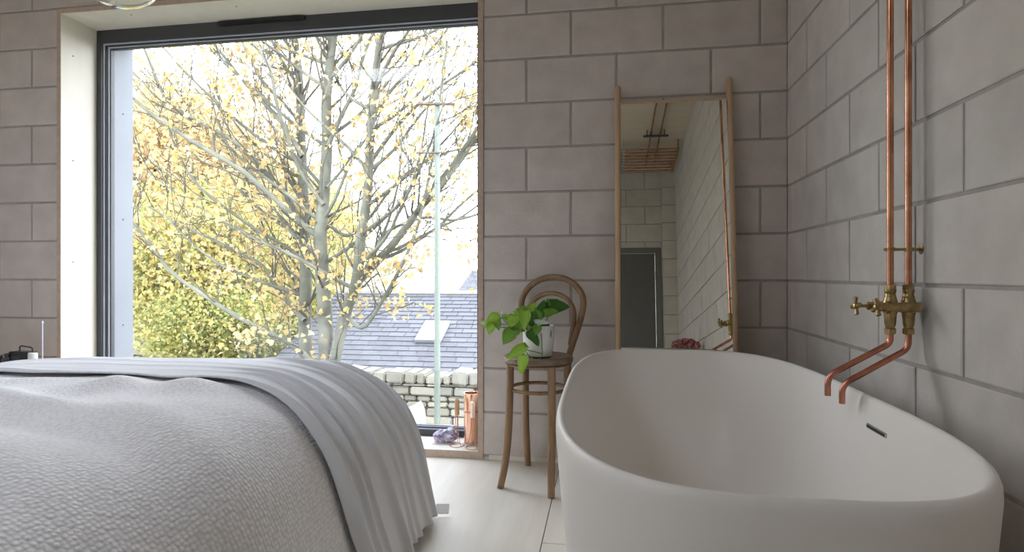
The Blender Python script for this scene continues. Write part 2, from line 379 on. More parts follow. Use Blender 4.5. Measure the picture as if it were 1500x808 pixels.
# door in the front wall
bb = B(); ring(bb, DX0, DX1, -.05, DZ, .07, .07, .01, .07, YF-.12, YF+.012, 0, .003); d1 = struct(bb.build('door_1', M['doorframe']))
bb = B(); bb.box((DX0+.074, YF-.06, .008), (DX1-.074, YF-.012, DZ-.074), .003); dl = bb.build('door_leaf', M['door'], d1)
bb = B(); bb.tube([(DX0+.13, YF-.012, 1.0), (DX0+.13, YF+.04, 1.0), (DX0+.25, YF+.045, 1.0)], .009); bb.build('handle', M['chrome'], dl, True)
for z in (.3, 1.0, 1.85):
    bb = B(); bb.tube([(DX1-.072, YF-.004, z-.05), (DX1-.072, YF-.004, z+.05)], .008); bb.build('hinge', M['chrome'], dl, True)

# ------------------------------------------------------------------ bathtub
TC = Vector((.300, 1.65)); TA, TBN, TBF, NN, NF = .4195, .7595, .974, 3.05, 3.45; TZ = .62
def tub_loop(d, z, n=96, dend=None):
    out = []; de = d if dend is None else dend
    for j in range(n):
        a = 2*math.pi*j/n; c, s = math.cos(a), math.sin(a); far = s > 0
        e = 2/(NF if far else NN); b_ = (TBF if far else TBN)
        out.append(Vector((TC.x+(TA-d)*math.copysign(abs(c)**e, c), TC.y+(b_-de)*math.copysign(abs(s)**e, s), z)))
    return out
def loops_mesh(loops, capa=True, capb=True):
    n = len(loops[0]); vs = [p for l in loops for p in l]
    fs = [[i*n+j, i*n+(j+1) % n, (i+1)*n+(j+1) % n, (i+1)*n+j] for i in range(len(loops)-1) for j in range(n)]
    if capa: fs.append(list(range(n))[::-1])
    if capb: fs.append([(len(loops)-1)*n+j for j in range(n)])
    return vs, fs
prof = [(.085, .0), (.072, .004), (.066, .015), (.048, .12), (.030, .26), (.015, .40), (.005, .52), (.000, .585), (.0008, .604), (.004, .614), (.0095, .6195), (.015, .6195), (.0205, .614), (.0235, .604)]
inner = [(.027, .58), (.035, .53), (.050, .42), (.068, .32), (.090, .24), (.125, .175), (.170, .145), (.25, .135)]
lp = [tub_loop(d, z) for d, z in prof] + [tub_loop(d, z, dend=d*1.5) for d, z in inner]
tub = thing('bathtub', 'white matt freestanding oval bathtub with thin rounded rim on the pale floor', 'bathtub', (TC.x, TC.y+.1, 0))
vs, fs = loops_mesh(lp); bb = B(); bb.add(vs, fs); bb.build('tub_shell', M['tub'], tub, True, angle=60)
# overflow slot in the wall-side flank, drain
def tub_x(z):                                     # inner flank x at given height
    ii = [(.0235, .604)]+inner
    for (d0, z0), (d1, z1) in zip(ii, ii[1:]):
        if z1 <= z <= z0: t = (z-z0)/(z1-z0); return TC.x+TA-(d0+(d1-d0)*t)
bb = B(); x_ = tub_x(.548); bb.box((x_-.0035, 1.555, .541), (x_+.01, 1.665, .554), .002); ov = bb.build('overflow_slot', M['chrome'], tub); bb = B(); bb.box((x_-.0045, 1.562, .544), (x_, 1.658, .551), .001); bb.build('opening', M['dark'], ov)
bb = B(); bb.lathe([(.0, .1365), (.03, .1365), (.036, .139), (.03, .143), (0.001, .144)], (TC.x, TC.y+.1, 0), 32); bb.build('drain', M['chrome'], tub, True)
own(tub)

# ------------------------------------------------------------------ wall tap with copper risers
PY = 1.743; P1, P2 = .778, .824
tp = thing('bath_tap', 'exposed copper pipe bath tap with two brass cross handles on the right block wall', 'tap', (XR, PY, .86))
def bend(pts, r, n=6):
    P = [Vector(p) for p in pts]; out = [P[0]]
    for i in range(1, len(P)-1):
        a = (P[i-1]-P[i]); b_ = (P[i+1]-P[i]); q = min(r, a.length*.49, b_.length*.49); A = P[i]+a.normalized()*q; C = P[i]+b_.normalized()*q
        for k in range(n+1): t = k/n; out.append(A*(1-t)**2+P[i]*2*t*(1-t)+C*t*t)
    out.append(P[-1]); return out
CZ = ZC-.05
for x, xt in ((P1, .49), (P2, .59)):
    bb = B(); bb.tube(bend([(x, PY, .90), (x, PY, CZ+.02*(x == P2)), (xt, PY, CZ+.02*(x == P2)), (xt, -1.15, CZ+.02*(x == P2))], .05), .0085, 14)
    bb.build('riser_pipe', M['copper'], tp, True)
bb = B(); bb.tube([(XR, PY, 1.014), (P2, PY, 1.014)], .0042, 10); bb.tube([(P2, PY, 1.014), (P1, PY, 1.014)], .0038, 10)
for x in (P1, P2):
    bb.lathe([(.0085, -.005), (.0122, -.005), (.0122, .005), (.0085, .005)], (x, PY, 1.014), 20)
    bb.box((x-.016, PY-.004, 1.010), (x-.010, PY+.004, 1.018), .001); bb.box((x+.010, PY-.004, 1.010), (x+.016, PY+.004, 1.018), .001)
bb.lathe([(.013, 0), (.013, .003), (.006, .005)], (XR, PY, 1.014), 16, M_=Matrix.Rotation(R(-90), 3, 'Y'))
bb.build('pipe_clip', M['brass'], tp, True)
def hexnut(b_, x, y, z0, z1, r):
    b_.lathe([(r*.85, z0), (r, z0+.0015), (r, z1-.0015), (r*.85, z1)], (x, y, 0), 6)
for k, (x, vy) in enumerate(((P1, .022), (P2, -.022))):
    bb = B()
    bb.lathe([(.0115, .795), (.0115, .802), (.0135, .808), (.0145, .82), (.0155, .835), (.0185, .845), (.0195, .857), (.0185, .869), (.0155, .879), (.0135, .888), (.0125, .893), (.0145, .898), (.0145, .905), (.011, .909)], (x, PY, 0), 24)
    bb.tube([(x, PY, .857), (x, PY+vy*1.6, .857)], .0145, 20); bb.tube([(x+.012, PY+vy*1.5, .857), (.762-(.0 if k else .0), PY+vy*1.5, .857)], [.014, .0125], 20)
    body = bb.build('valve_body', M['brass'], tp, True, angle=30)
    for n0, n1, nr_ in ((.902, .918, .0155), (.782, .798, .0155), (.872, .886, .0165), (.826, .838, .0165)):
        bb = B(); hexnut(bb, x, PY, n0, n1, nr_); bb.build('compression_nut', M['brass'], tp, True, angle=20)
    yy = PY+vy*1.5; xt = .730 if k else .704
    bb = B(); bb.lathe([(.0155, 0), (.0165, .002), (.0165, .012), (.0125, .015), (.0105, .024), (.012, .026), (.011, .032), (.006, .035)], (.765, yy, .857), 6, M_=Matrix.Rotation(R(-90), 3, 'Y'))
    bb.tube([(.74, yy, .857), (xt, yy, .857)], .0045, 12); bb.build('spindle', M['brass'], tp, True, angle=20)
    bb = B()
    for a in ((25 if k else 10), (115 if k else 100)):
        dv = Vector((0, math.sin(R(a)), math.cos(R(a))))*(.024 if a < 90 else .024)
        c = Vector((xt, yy, .857)); pts = [c-dv*1.08, c-dv, c-dv*.8, c-dv*.45, c, c+dv*.45, c+dv*.8, c+dv, c+dv*1.08]
        bb.tube(pts, [.003, .0068, .0062, .0042, .0050, .0042, .0062, .0068, .003], 14)
    bb.tube([(xt-.009, yy, .857), (xt-.006, yy, .857), (xt+.006, yy, .857), (xt+.009, yy, .857)], [.004, .0085, .0085, .006], 14)
    bb.build('cross_handle', M['brass'], tp, True)
for x, pts in ((P1, [(P1, PY, .785), (P1, PY, .756), (.637, PY, .662), (.6175, PY, .667), (.6175, PY, .607)]), (P2, [(P2, PY, .785), (P2, PY, .742), (.675, PY, .639), (.655, PY, .645), (.655, PY, .586)])):
    bb = B(); pp = bend([pts[0], pts[1], (pts[3][0], PY, pts[2][2]-.0), pts[4]], .045, 8)
    bb.tube(pp, .0082, 16, caps=False); bb.tube(pp[::-1], .0068, 16, caps=False); bb.tube([pp[-1]+Vector((0, 0, .03)), pp[-1]+Vector((0, 0, .031))], .0075, 12, mi=1)
    bb.build('spout', [M['copper_dull'], M['dark']], tp, True)
own(tp)

# ------------------------------------------------------------------ ceiling pipes (seen in the mirror)
cp = thing('copper_pipe_rack', 'row of parallel copper pipes under the plywood ceiling, seen in the mirror', 'pipes', (.5, -1, ZC))
for i in range(8):
    y = -.62-.088*i; bb = B(); bb.tube(bend([(.22, y, ZC-.10), (.20, y, ZC-.10), (-2.6+.03*i, y, ZC-.10)] if i % 2 else [(-2.6, y, ZC-.10), (.80, y, ZC-.10)], .02) if i % 2 == 0 else [(-2.6, y, ZC-.10), (.80, y, ZC-.10)], .0085, 12)
    bb.build('pipe', M['copper'], cp, True)
bb = B(); bb.box((.795, -1.26, ZC-.125), (.81, -.58, ZC-.11), .002); bb.tube([(.80, -1.25, ZC-.11), (.80, -1.25, ZC)], .006); bb.tube([(.80, -.6, ZC-.11), (.80, -.6, ZC)], .006)
bb.build('bracket', M['brass'], cp, True)
bb = B(); bb.box((.205, -1.26, ZC-.125), (.222, -.58, ZC-.11), .002); bb.tube([(.213, -1.25, ZC-.11), (.213, -1.25, ZC)], .006); bb.tube([(.213, -.6, ZC-.11), (.213, -.6, ZC)], .006)
for i in range(8):
    y = -.62-.088*i; bb.lathe([(.010, -.02), (.017, -.02), (.017, .02), (.010, .02)], (.213, y, ZC-.10), 12, M_=Matrix.Rotation(R(90), 3, 'Y'))
bb.build('bracket', M['chrome'], cp, True); own(cp)
pc = thing('ceiling_pipe_clamp', 'dark steel clamp holding two copper pipes to the ceiling, seen in the mirror', 'clamp', (.52, -.35, ZC))
bb = B(); bb.box((.41, -.37, ZC-.075), (.67, -.33, ZC-.065), .002); bb.tube([(.45, -.35, ZC-.07), (.45, -.35, ZC)], .005); bb.tube([(.63, -.35, ZC-.07), (.63, -.35, ZC)], .005); bb.build('bar', M['frame'], pc, True)
for x in (.49, .59):
    bb = B(); bb.lathe([(.0095, -.014), (.017, -.014), (.017, .014), (.0095, .014)], (x, -.35, ZC-.04), 14, M_=Matrix.Rotation(R(90), 3, 'X')); bb.build('clip', M['chrome'], pc, True)
own(pc)

# ------------------------------------------------------------------ leaning mirror
BETA = R(6.0)
mr = thing('leaning_mirror', 'tall rectangular mirror between two round oak poles leaning on the block wall', 'mirror', (.326, YB-.23, 0))
MY = 2.888
def lean(x, z, off=0): return Vector((x, MY-(1.88-z)*math.tan(BETA)-off*math.cos(BETA), z+off*math.sin(BETA)))
for x, zt in ((.066, 1.868), (.588, 1.885)):
    bb = B(); pts = [lean(x, z, -.008) for z in (.0, .003, zt-.006, zt)]; bb.tube(pts, [.012, .0145, .0145, .010], 20); bb.build('pole', M['oak'], mr, True)
def plate(x0, x1, z0, z1, o0, o1):
    c = [lean(x, z, o) for o in (o0, o1) for (x, z) in ((x0, z0), (x1, z0), (x1, z1), (x0, z1))]
    return c, [[0, 1, 2, 3], [4, 7, 6, 5], [0, 4, 5, 1], [1, 5, 6, 2], [2, 6, 7, 3], [3, 7, 4, 0]]
bb = B(); bb.add(*plate(.078, .576, .10, 1.772, -.008, -.002)); bb.build('backing_board', M['oak'], mr)
bb = B(); bb.add(*plate(.078, .576, .10, 1.772, -.001, .002)); bb.build('mirror_glass', M['mirror'], mr)
bb = B(); bb.add(*plate(.072, .582, .06, .10, -.010, .012)); bb.build('rail', M['oak'], mr)
bb = B(); bb.add(*plate(.078, .576, 1.772, 1.783, -.008, .003)); bb.build('rail', M['oak'], mr); own(mr)

# ------------------------------------------------------------------ bentwood chair
SCX = Vector((-.298, 2.646, 0)); SZ = .577
def cl(l, d, z): return SCX + RT*l + FW*d + Vector((0, 0, z))
ch = thing('bentwood_chair', 'small high brown bentwood chair with round seat and double hooped back by the window', 'chair', SCX)
bb = B(); bb.lathe([(.0, SZ-.006), (.05, SZ-.0055), (.125, SZ-.003), (.135, SZ), (.150, SZ), (.158, SZ-.004), (.160, SZ-.012), (.157, SZ-.026), (.150, SZ-.031), (.0, SZ-.031)][1:9] , (SCX.x, SCX.y, 0), 56)
bb.build('seat', M['seatw'], ch, True)
bb = B(); bb.lathe([(.146, SZ-.031), (.153, SZ-.033), (.150, SZ-.040), (.12, SZ-.040), (.12, SZ-.031)], (SCX.x, SCX.y, 0), 56); bb.build('seat_ring', M['bent'], ch, True)
legs = [((-.128, -.050), (-.172, -.085)), ((.052, -.128), (.046, -.200)), ((-.055, .132), (-.040, .225)), ((.138, .052), (.190, .085))]
for (tl, td), (bl, bd) in legs:
    pts = smooth_path([cl(tl, td, SZ-.036), cl(tl*1.02, td*1.02, .42), cl(tl*1.02+(bl-tl)*.15, td*1.02+(bd-td)*.15, .24), cl(tl+(bl-tl)*.5, td+(bd-td)*.5, .11), cl(bl, bd, 0)], 6)
    bb = B(); k = len(pts); bb.tube(pts, [.0175+.0015*math.sin(i/k*3)-.003*(i/k) for i in range(k)], 16); bb.build('leg', M['bent'], ch, True)
bb = B(); bb.tube([cl(.128*math.cos(a), .128*math.sin(a), .427) for a in [2*math.pi*i/56 for i in range(56)]], .0085, 12, True); bb.build('foot_ring', M['bent'], ch, True)
BD = Vector((.40, .917)); BL = Vector((.917, -.40))
def hp(w, d, z): return cl(BD.x*d+BL.x*w, BD.y*d+BL.y*w, z)
def hoop(hw0, hwm, zm, zt, z0, d0, d1):
    pts = [hp(-hw0, d0, z0)]; out = []
    L = [(-hw0, z0), (-(hw0*.6+hwm*.4), z0+(zm-z0)*.35), (-(hw0*.12+hwm*.88), z0+(zm-z0)*.78)]
    for i in range(0, 13):
        a = math.pi-math.pi*i/12; out.append((hwm*math.cos(a), zm+(zt-zm)*math.sin(a)))
    full = L+out+[(-x, z) for x, z in L[::-1]]
    return smooth_path([hp(x, d0+(d1-d0)*(z-z0)/(zt-z0), z) for x, z in full], 4)
bb = B(); bb.tube(hoop(.100, .160, .800, .945-.012, SZ-.035, .120, .215), .0150, 16); bb.build('back_hoop', M['bent'], ch, True)
bb = B(); bb.tube(hoop(.108, .120, .745, .855, .612, .140, .182), .0120, 14); bb.build('inner_hoop', M['bent'], ch, True)
own(ch)

# ------------------------------------------------------------------ potted plant on the chair
PC = cl(.0, -.03, SZ+.001)
pl = thing('potted_plant', 'trailing green plant with glossy leaves in a white ceramic pot on the bentwood chair', 'plant', PC)
bb = B(); bb.lathe([(.001, .0), (.052, .0), (.060, .004), (.066, .03), (.071, .08), (.073, .135), (.0725, .139), (.068, .139), (.066, .12), (.062, .112), (.001, .112)][1:10], PC, 48, closed=False); bb.build('pot', M['pot'], pl, True)
bb = B(); bb.lathe([(.0662, .114), (.05, .119), (.02, .121), (.002, .121)], PC, 32); bb.build('soil', M['soil'], pl, True)
def leafmesh(L, W, droop, fold):
    vs = []; fs = []; n = 9; prof = [(.0, .10), (-.06, .62), (.12, .94), (.3, 1.0), (.5, .86), (.68, .62), (.83, .36), (.94, .14), (1.0, .0)]
    for i, (t, w) in enumerate(prof):
        for s in (-1, -.5, 0, .5, 1):
            x = t*L - (.03*L if s == 0 and i == 0 else 0); y = s*w*W/2; z = abs(s)*w*W/2*fold - droop*L*max(0, t)**2 + .006*math.sin(t*7+s*2)*abs(s)
            vs.append((x, y, z))
    for i in range(n-1):
        for j in range(4): fs.append([i*5+j, i*5+j+1, (i+1)*5+j+1, (i+1)*5+j])
    return vs, fs
px_m = 2.62/F/5.05
LG = [(150, 335, 110, 82, 200, -.02, 1), (135, 405, 85, 62, 255, -.03, 1), (80, 372, 75, 45, 172, -.03, 2), (215, 288, 42, 24, 140, -.02, 3), (292, 350, 95, 78, 250, -.05, 1), (265, 460, 125, 92, 235, -.06, 0),
      (385, 330, 140, 76, 265, -.08, 1), (345, 385, 120, 82, 262, -.04, 0), (370, 275, 105, 66, 165, .0, 0), (440, 262, 100, 70, 60, .0, 1), (515, 265, 120, 74, 80, .03, 4), (635, 250, 160, 112, 8, .03, 4),
      (580, 285, 95, 62, 15, -.02, 0), (445, 350, 125, 84, 285, -.06, 4), (505, 355, 95, 46, 5, -.07, 3), (545, 415, 105, 70, 305, -.05, 4), (450, 465, 120, 72, 310, -.085, 4), (320, 562, 170, 70, 212, -.11, 1),
      (365, 640, 135, 66, 262, -.155, 1), (435, 420, 70, 40, 280, -.07, 1), (600, 225, 90, 66, 40, .05, 4), (480, 300, 90, 60, 110, -.01, 0), (330, 300, 70, 50, 140, -.02, 1), (410, 390, 90, 60, 300, -.05, 1), (360, 410, 80, 56, 230, -.03, 0), (560, 240, 90, 62, 95, .04, 0), (470, 410, 80, 56, 250, -.08, 0), (250, 320, 60, 40, 120, -.02, 1), (190, 380, 70, 50, 285, -.03, 0)]
TN = [(.17, .34, .05), (.34, .56, .08), (.46, .62, .26), (.70, .78, .70), (.06, .15, .03)]
PB = (490, 625)                                   # crop place of the pot's base centre
def pp_(cx, cy, d): return PC + RT*((cx-PB[0])*px_m) + Vector((0, 0, (PB[1]-14-cy)*px_m)) + FW*d
rn = random.Random(4)
for (cx, cy, L, W, ang, d, tn) in LG:
    L *= px_m*1.02; W *= px_m*1.1; a = R(ang)
    c = pp_(cx, cy, d); out = RT*math.cos(a)+Vector((0, 0, math.sin(a)))
    yaw = rn.uniform(-.55, .55); X = (out + FW*(-.25+.5*yaw)).normalized(); nn = (-FW*1.0 + Vector((0, 0, .55)) + RT*yaw*.6); nn = (nn-X*nn.dot(X)).normalized(); Y = nn.cross(X)
    vs, fs = leafmesh(L*1.05, W*1.08, .16, .28); base = c-X*L*.5
    wv = [base + X*x+Y*y+nn*z for x, y, z in vs]; t = TN[tn]; g = rn.uniform(.85, 1.2)
    mk('leaf', wv, fs, M['plantleaf'], pl, True, [tuple(q*g*(1.12 if (i % 4) in (1, 2) else 1) for q in t) for i in range(len(fs))])
def stem(pts, r=.0022):
    bb = B(); P = smooth_path(pts, 6); bb.tube(P, r, 8); bb.build('stem', M['stem'], pl, True)
top = (0, 0)
for tgt, mid, d in (((215, 395), (330, 400), -.05), ((200, 330), (330, 330), -.03), ((300, 400), (380, 420), -.05), ((600, 260), (560, 330), .03), ((515, 320), (500, 400), .02), ((385, 280), (430, 360), -.02), ((440, 300), (470, 380), .0), ((545, 390), (530, 380), -.04), ((225, 300), (250, 360), -.03)):
    stem([pp_(490+(tgt[0]-490)*.12, 470, -.01), pp_(*mid, d*.8), pp_(*tgt, d)])
stem([pp_(500, 450, -.04), pp_(505, 440, -.085), pp_(508, 520, -.09), pp_(508, 590, -.088), pp_(470, 618, -.092), pp_(420, 592, -.095), pp_(385, 550, -.09)], .0024)
stem([pp_(508, 575, -.09), pp_(450, 560, -.092), pp_(390, 548, -.09), pp_(330, 545, -.08)], .0022)
own(pl)

# ------------------------------------------------------------------ window-sill objects
SL = .0385
def sp(px, y): p = at(px, 500, y); return Vector((p.x, y, SL))
c = sp(691, 3.07)
cyl = thing('copper_vase', 'tall polished copper cylinder standing in the right corner of the window sill', 'vase', c)
bb = B(); bb.lathe([(.001, 0), (.040, 0), (.042, .002), (.042, .17), (.043, .172), (.043, .266), (.0425, .268), (.040, .268), (.039, .266), (.039, .01), (.001, .01)][1:10], c, 48); bb.build('cylinder', M['copper_light'], cyl, True, angle=25)
bb = B(); bb.lathe([(.0425, .166), (.0437, .169), (.0437, .173), (.0425, .176)], c, 48); bb.build('band', M['copper_dull'], cyl, True); own(cyl)
for (px, y, hz, mt, mt2, lab) in ((669.5, 3.0, .247, 'handle_wood', 'copper_dull', 'thin copper wire stand topped with a wooden cylinder beside the purple crystal'), (692.5, 2.972, .242, 'handle_copper', 'copper_dull', 'thin copper wire stand with a copper tube top in front of the copper cylinder')):
    c = sp(px, y); t = thing('wire_candle_holder', lab, 'candle holder', c, 'wire candle holders on the sill')
    bb = B(); bb.lathe([(.006, hz-.085), (.0115, hz-.083), (.0125, hz-.07), (.0125, hz-.012), (.0115, hz-.002), (.0085, hz), (.0075, hz-.006), (.001, hz-.006)][:-1], c, 24); bb.build('candle_cup', M[mt], t, True)
    bb = B(); bb.tube([c+Vector((.036*math.cos(a), .036*math.sin(a), .002)) for a in [2*math.pi*i/40 for i in range(40)]], .0018, 8, True)
    for a in (R(95), R(200), R(320)):
        bb.tube(smooth_path([c+Vector((.0075*math.cos(a), .0075*math.sin(a), hz-.08)), c+Vector((.010*math.cos(a), .010*math.sin(a), hz*.4)), c+Vector((.022*math.cos(a), .022*math.sin(a), .03)), c+Vector((.036*math.cos(a), .036*math.sin(a), .002))], 5), .0017, 8)
    bb.build('wire_frame', M[mt2], t, True); own(t)
# amethyst
bm = bmesh.new(); bmesh.ops.create_icosphere(bm, subdivisions=4, radius=1)
for v in bm.verts:
    p = v.co.copy(); q = noise.cell_vector(p*3.1); w = 1+.34*noise.noise(p*1.6)+.10*(q.x-.5)+.05*noise.noise(p*6)
    v.co = .86*Vector((p.x*.086*w*(1+.35*p.x), p.y*.045*w, max(-.002, (p.z*.042+.034)*w*(1+.25*p.x))))
me = bpy.data.meshes.new('amethyst_crystal'); bm.to_mesh(me); bm.free(); me.materials.append(M['amethyst'])
am = bpy.data.objects.new('amethyst_crystal', me); COL.objects.link(am); c = sp(652, 3.06); am.location = (c.x-.012, c.y, SL+.002); am.rotation_euler = (0, 0, R(8))
tag(am, 'rough purple amethyst crystal lying on the window sill', 'crystal')

# ------------------------------------------------------------------ bed, quilt, throw
PR = [(-2.98, .30), (-2.93, .42), (-2.80, .49), (-2.62, .53), (-2.4, .562), (-2.15, .578), (-1.8, .583), (-1.5, .588), (-1.25, .590), (-1.08, .582), (-.96, .556), (-.86, .503), (-.78, .418), (-.728, .30), (-.695, .17), (-.672, .06), (-.662, .012)]
pth = smooth_path([Vector((x, 0, z)) for x, z in PR], 12)
arc = [0]
for a, b_ in zip(pth, pth[1:]): arc.append(arc[-1]+(b_-a).length)
ARC = np.array(arc); PX = np.array([p.x for p in pth]); PZ = np.array([p.z for p in pth]); SL_ = ARC[-1]
def prof_at(s):
    s = max(0, min(SL_, s)); x = np.interp(s, ARC, PX); z = np.interp(s, ARC, PZ); e = .02
    dx = np.interp(min(SL_, s+e), ARC, PX)-np.interp(max(0, s-e), ARC, PX); dz = np.interp(min(SL_, s+e), ARC, PZ)-np.interp(max(0, s-e), ARC, PZ)
    n = Vector((-dz, 0, dx)).normalized(); return Vector((x, 0, z)), n
YE0, YE1, RR = .42, 2.13, .12                    # flat part of the top between the side roll-offs
def side(y):                                     # arc coordinate across -> (y, drop)
    if y > YE1: w = y-YE1; sg = 1; e = YE1
    elif y < YE0: w = YE0-y; sg = -1; e = YE0
    else: return y, 0
    q = math.pi/2*RR
    if w < q: a = w/RR; return e+sg*RR*math.sin(a), RR*(1-math.cos(a))
    return e+sg*(RR+.02*(w-q)), RR+(w-q)
def drop_fac(s): return max(0, min(1, (s-1.85)/.45))
def s_of_x(x): return float(np.interp(x, PX, ARC))
def sm(a, b_, x): t = max(0, min(1, (x-a)/(b_-a))); return t*t*(3-2*t)
def quilt_h(s, y):
    p, _ = prof_at(s); x = p.x; f = sm(1.75, 2.2, s)
    h = .020*noise.noise(Vector((x*2.2, y*3.4, 3)))+.008*noise.noise(Vector((x*5, y*7, 1.7)))
    # soft rolls in front of the throw
    for (cx, cy, sx, sy, A, k) in ((-1.27, 1.64, .13, .075, .036, .1), (-1.56, 1.66, .10, .07, .026, .1), (-.92, 1.50, .08, .09, .022, 0), (-1.95, 1.72, .16, .06, .016, 0),
        (-1.10, 1.30, .30, .07, .024, .45), (-1.6, 1.42, .32, .055, .032, .35), (-1.35, 1.20, .34, .05, -.026, .35), (-1.5, 1.06, .30, .06, .034, .3), (-1.9, 1.25, .25, .06, .028, .2),
        (-1.15, .95, .22, .08, .016, .4), (-1.3, .80, .35, .06, .032, .2), (-1.05, 1.12, .2, .05, -.012, .4), (-1.45, .92, .3, .04, -.014, .3), (-2.2, 1.5, .25, .08, .015, 0), (-.85, 1.2, .1, .12, .010, 0)):
        h += A*math.exp(-((x-cx)/sx)**2-((y-cy+k*(x-cx))/sy)**2)
    h *= (1-.6*f)
    h += f*.010*math.sin(y*11+.8*noise.noise(Vector((s, y, 0)))*3)
    return h
def cloth(name, S, Yf, nu, nv, hf, mat, off, th, parent=None):
    vs = []; uv = []; fs = []
    for i in range(nu+1):
        s = S[0]+(S[1]-S[0])*i/nu; y0, y1 = Yf(s)
        for j in range(nv+1):
            v = j/nv; ya = y0+(y1-y0)*v; p, n = prof_at(s); yy, dr = side(ya); h = hf(s, ya, v); lat = 0
            if isinstance(h, tuple): h, lat = h
            sn = 0 if dr == 0 else math.sin(min(math.pi/2, max(0, (ya-YE1 if ya > YE1 else YE0-ya))/RR)); sg = 1 if ya > YE1 else -1
            q = p - n*dr; q = q + (n*math.sqrt(max(0, 1-sn*sn)) + Vector((0, sg*sn, 0)))*(off+h); q.y += yy+lat
            q.z = max(q.z, .004); vs.append(q); uv.append((s, ya))
    for i in range(nu):
        for j in range(nv): fs.append([i*(nv+1)+j, (i+1)*(nv+1)+j, (i+1)*(nv+1)+j+1, i*(nv+1)+j+1])
    o = mk(name, vs, fs, mat, parent, True, None, uv)
    so = o.modifiers.new('thickness', 'SOLIDIFY'); so.thickness = th; so.offset = -1
    return o
bd = thing('bed', 'double bed under the white waffle quilt in front of the window', 'bed', (-1.8, 1.27, 0))
bb = B(); bb.box((-2.86, .40, .22), (-.90, 2.13, .50), .05); bb.build('mattress', M['mattress'], bd, True)
bb = B(); bb.box((-2.88, .42, .10), (-.88, 2.11, .215), .01); bb.build('bed_base', M['bedwood'], bd)
for x in (-2.8, -.98):
    for y in (.5, 2.03): bb = B(); bb.tube([(x, y, 0), (x, y, .10)], [.022, .028], 16); bb.build('leg', M['bedwood'], bd, True)
own(bd)
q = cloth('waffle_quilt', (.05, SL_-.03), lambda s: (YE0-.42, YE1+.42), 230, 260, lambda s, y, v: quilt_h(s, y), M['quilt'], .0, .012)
tag(q, 'white waffle textured quilt spread over the bed and down its foot end', 'quilt')
# throw: near edge swings towards the camera as it runs over the foot of the bed
NE = [(0, 1.92), (s_of_x(-2.2), 1.81), (s_of_x(-1.7), 1.765), (s_of_x(-1.155), 1.70), (s_of_x(-.955), 1.60), (s_of_x(-.84), 1.535), (s_of_x(-.72), 1.50), (s_of_x(-.69), 1.53), (SL_, 1.58)]
def near(s): return float(np.interp(s, [a for a, _ in NE], [b_ for _, b_ in NE]))
NS = sorted(NE)
def near_s(s): return sum(near(s+d)*w for d, w in ((-.12, .15), (-.06, .2), (0, .3), (.06, .2), (.12, .15)))
RIDGE = [(.035, .036, 1.35), (.14, .022, .55), (.225, .020, .8), (.36, .026, 1.0), (.47, .018, .35), (.56, .024, .9), (.68, .022, .75), (.76, .016, .5), (.86, .020, .8)]
def throw_h(s, y, v):
    f = sm(s_of_x(-1.45), s_of_x(-.80), s); g = sm(s_of_x(-.9), SL_, s)
    W = .72; h = 0
    for i, (c, w, A) in enumerate(RIDGE):
        cc = c + .018*math.sin(s*3+i*1.7) - .03*(1-f)*(.5-c)
        x = (v*W/.7-cc/.7*W)
        u = (v*.98-cc)
        ww = w*.80*(1+.35*g)*(1.0 if u < 0 else .8); h += A*(.004+.034*f+.008*g)*(.8+.3*math.sin(s*2.3+i*2.1))*math.exp(-(abs(u)/ww)**1.8)
    lean_ = h
    h += .004*noise.noise(Vector((s*4, y*7, 5)))
    h += .5*quilt_h(s, y)*(1-sm(0, .25, v))
    e = sm(0, .03, v); return h+.004*e, -.55*lean_
def thr_Y(s): return (near_s(s), YE1+.16+.24*(1-sm(1.6, 2.1, s)))
t_ = cloth('grey_throw', (.12, SL_-.012), thr_Y, 330, 300, throw_h, M['throw'], .016, .006)
# wavy hem at the foot
for v_ in t_.data.vertices:
    pass
tag(t_, 'grey woven throw folded along the window side of the bed, hanging over its foot', 'throw blanket')
bb = B(); c = Vector((-.640, 2.205, .012)); bb.box((c.x-.012, c.y-.018, c.z+.012), (c.x+.040, c.y+.024, c.z+.018), .002, rot=Matrix.Rotation(R(8), 3, 'Z')@Matrix.Rotation(R(38), 3, 'X')); bb.build('care_tag', M['tag'], t_)

# ------------------------------------------------------------------ bedside corner
tb = thing('bedside_shelf', 'low pale wooden bedside table behind the bed at the left edge', 'table', (-3.2, 2.62, 0))
bb = B(); bb.box((-3.82, 2.40, .385), (-2.72, 2.86, .41), .003); bb.build('top', M['bedwood'], tb)
for x in (-3.78, -2.76):
    for y in (2.44, 2.82): bb = B(); bb.box((x-.018, y-.018, 0), (x+.018, y+.018, .385), .003); bb.build('leg', M['bedwood'], tb)
own(tb)
def onshelf(px, y): p = at(px, 500, y); return Vector((p.x, y, .4105))
c = onshelf(36, 2.66); rd = thing('radio', 'small black box radio with carry handle on the bedside table', 'radio', c)
bb = B(); bb.box((c.x-.075, c.y-.03, c.z), (c.x+.055, c.y+.03, c.z+.125), .006); bb.box((c.x-.055, c.y-.0315, c.z+.02), (c.x+.0, c.y-.029, c.z+.10), .002, 1); bb.build('case', [M['black'], M['frame']], rd, True)
bb = B(); bb.tube(bend([(c.x-.03, c.y, c.z+.12), (c.x-.03, c.y, c.z+.155), (c.x+.05, c.y, c.z+.145), (c.x+.05, c.y, c.z+.12)], .015), .0035, 8); bb.build('handle', M['black'], rd, True); own(rd)
c = onshelf(62, 2.60); an = thing('aerial_stand', 'thin upright silver rod with round foot on the bedside table', 'aerial', c)
bb = B(); bb.lathe([(.03, 0), (.03, .004), (.005, .01)], c, 24); bb.build('foot', M['black'], an, True)
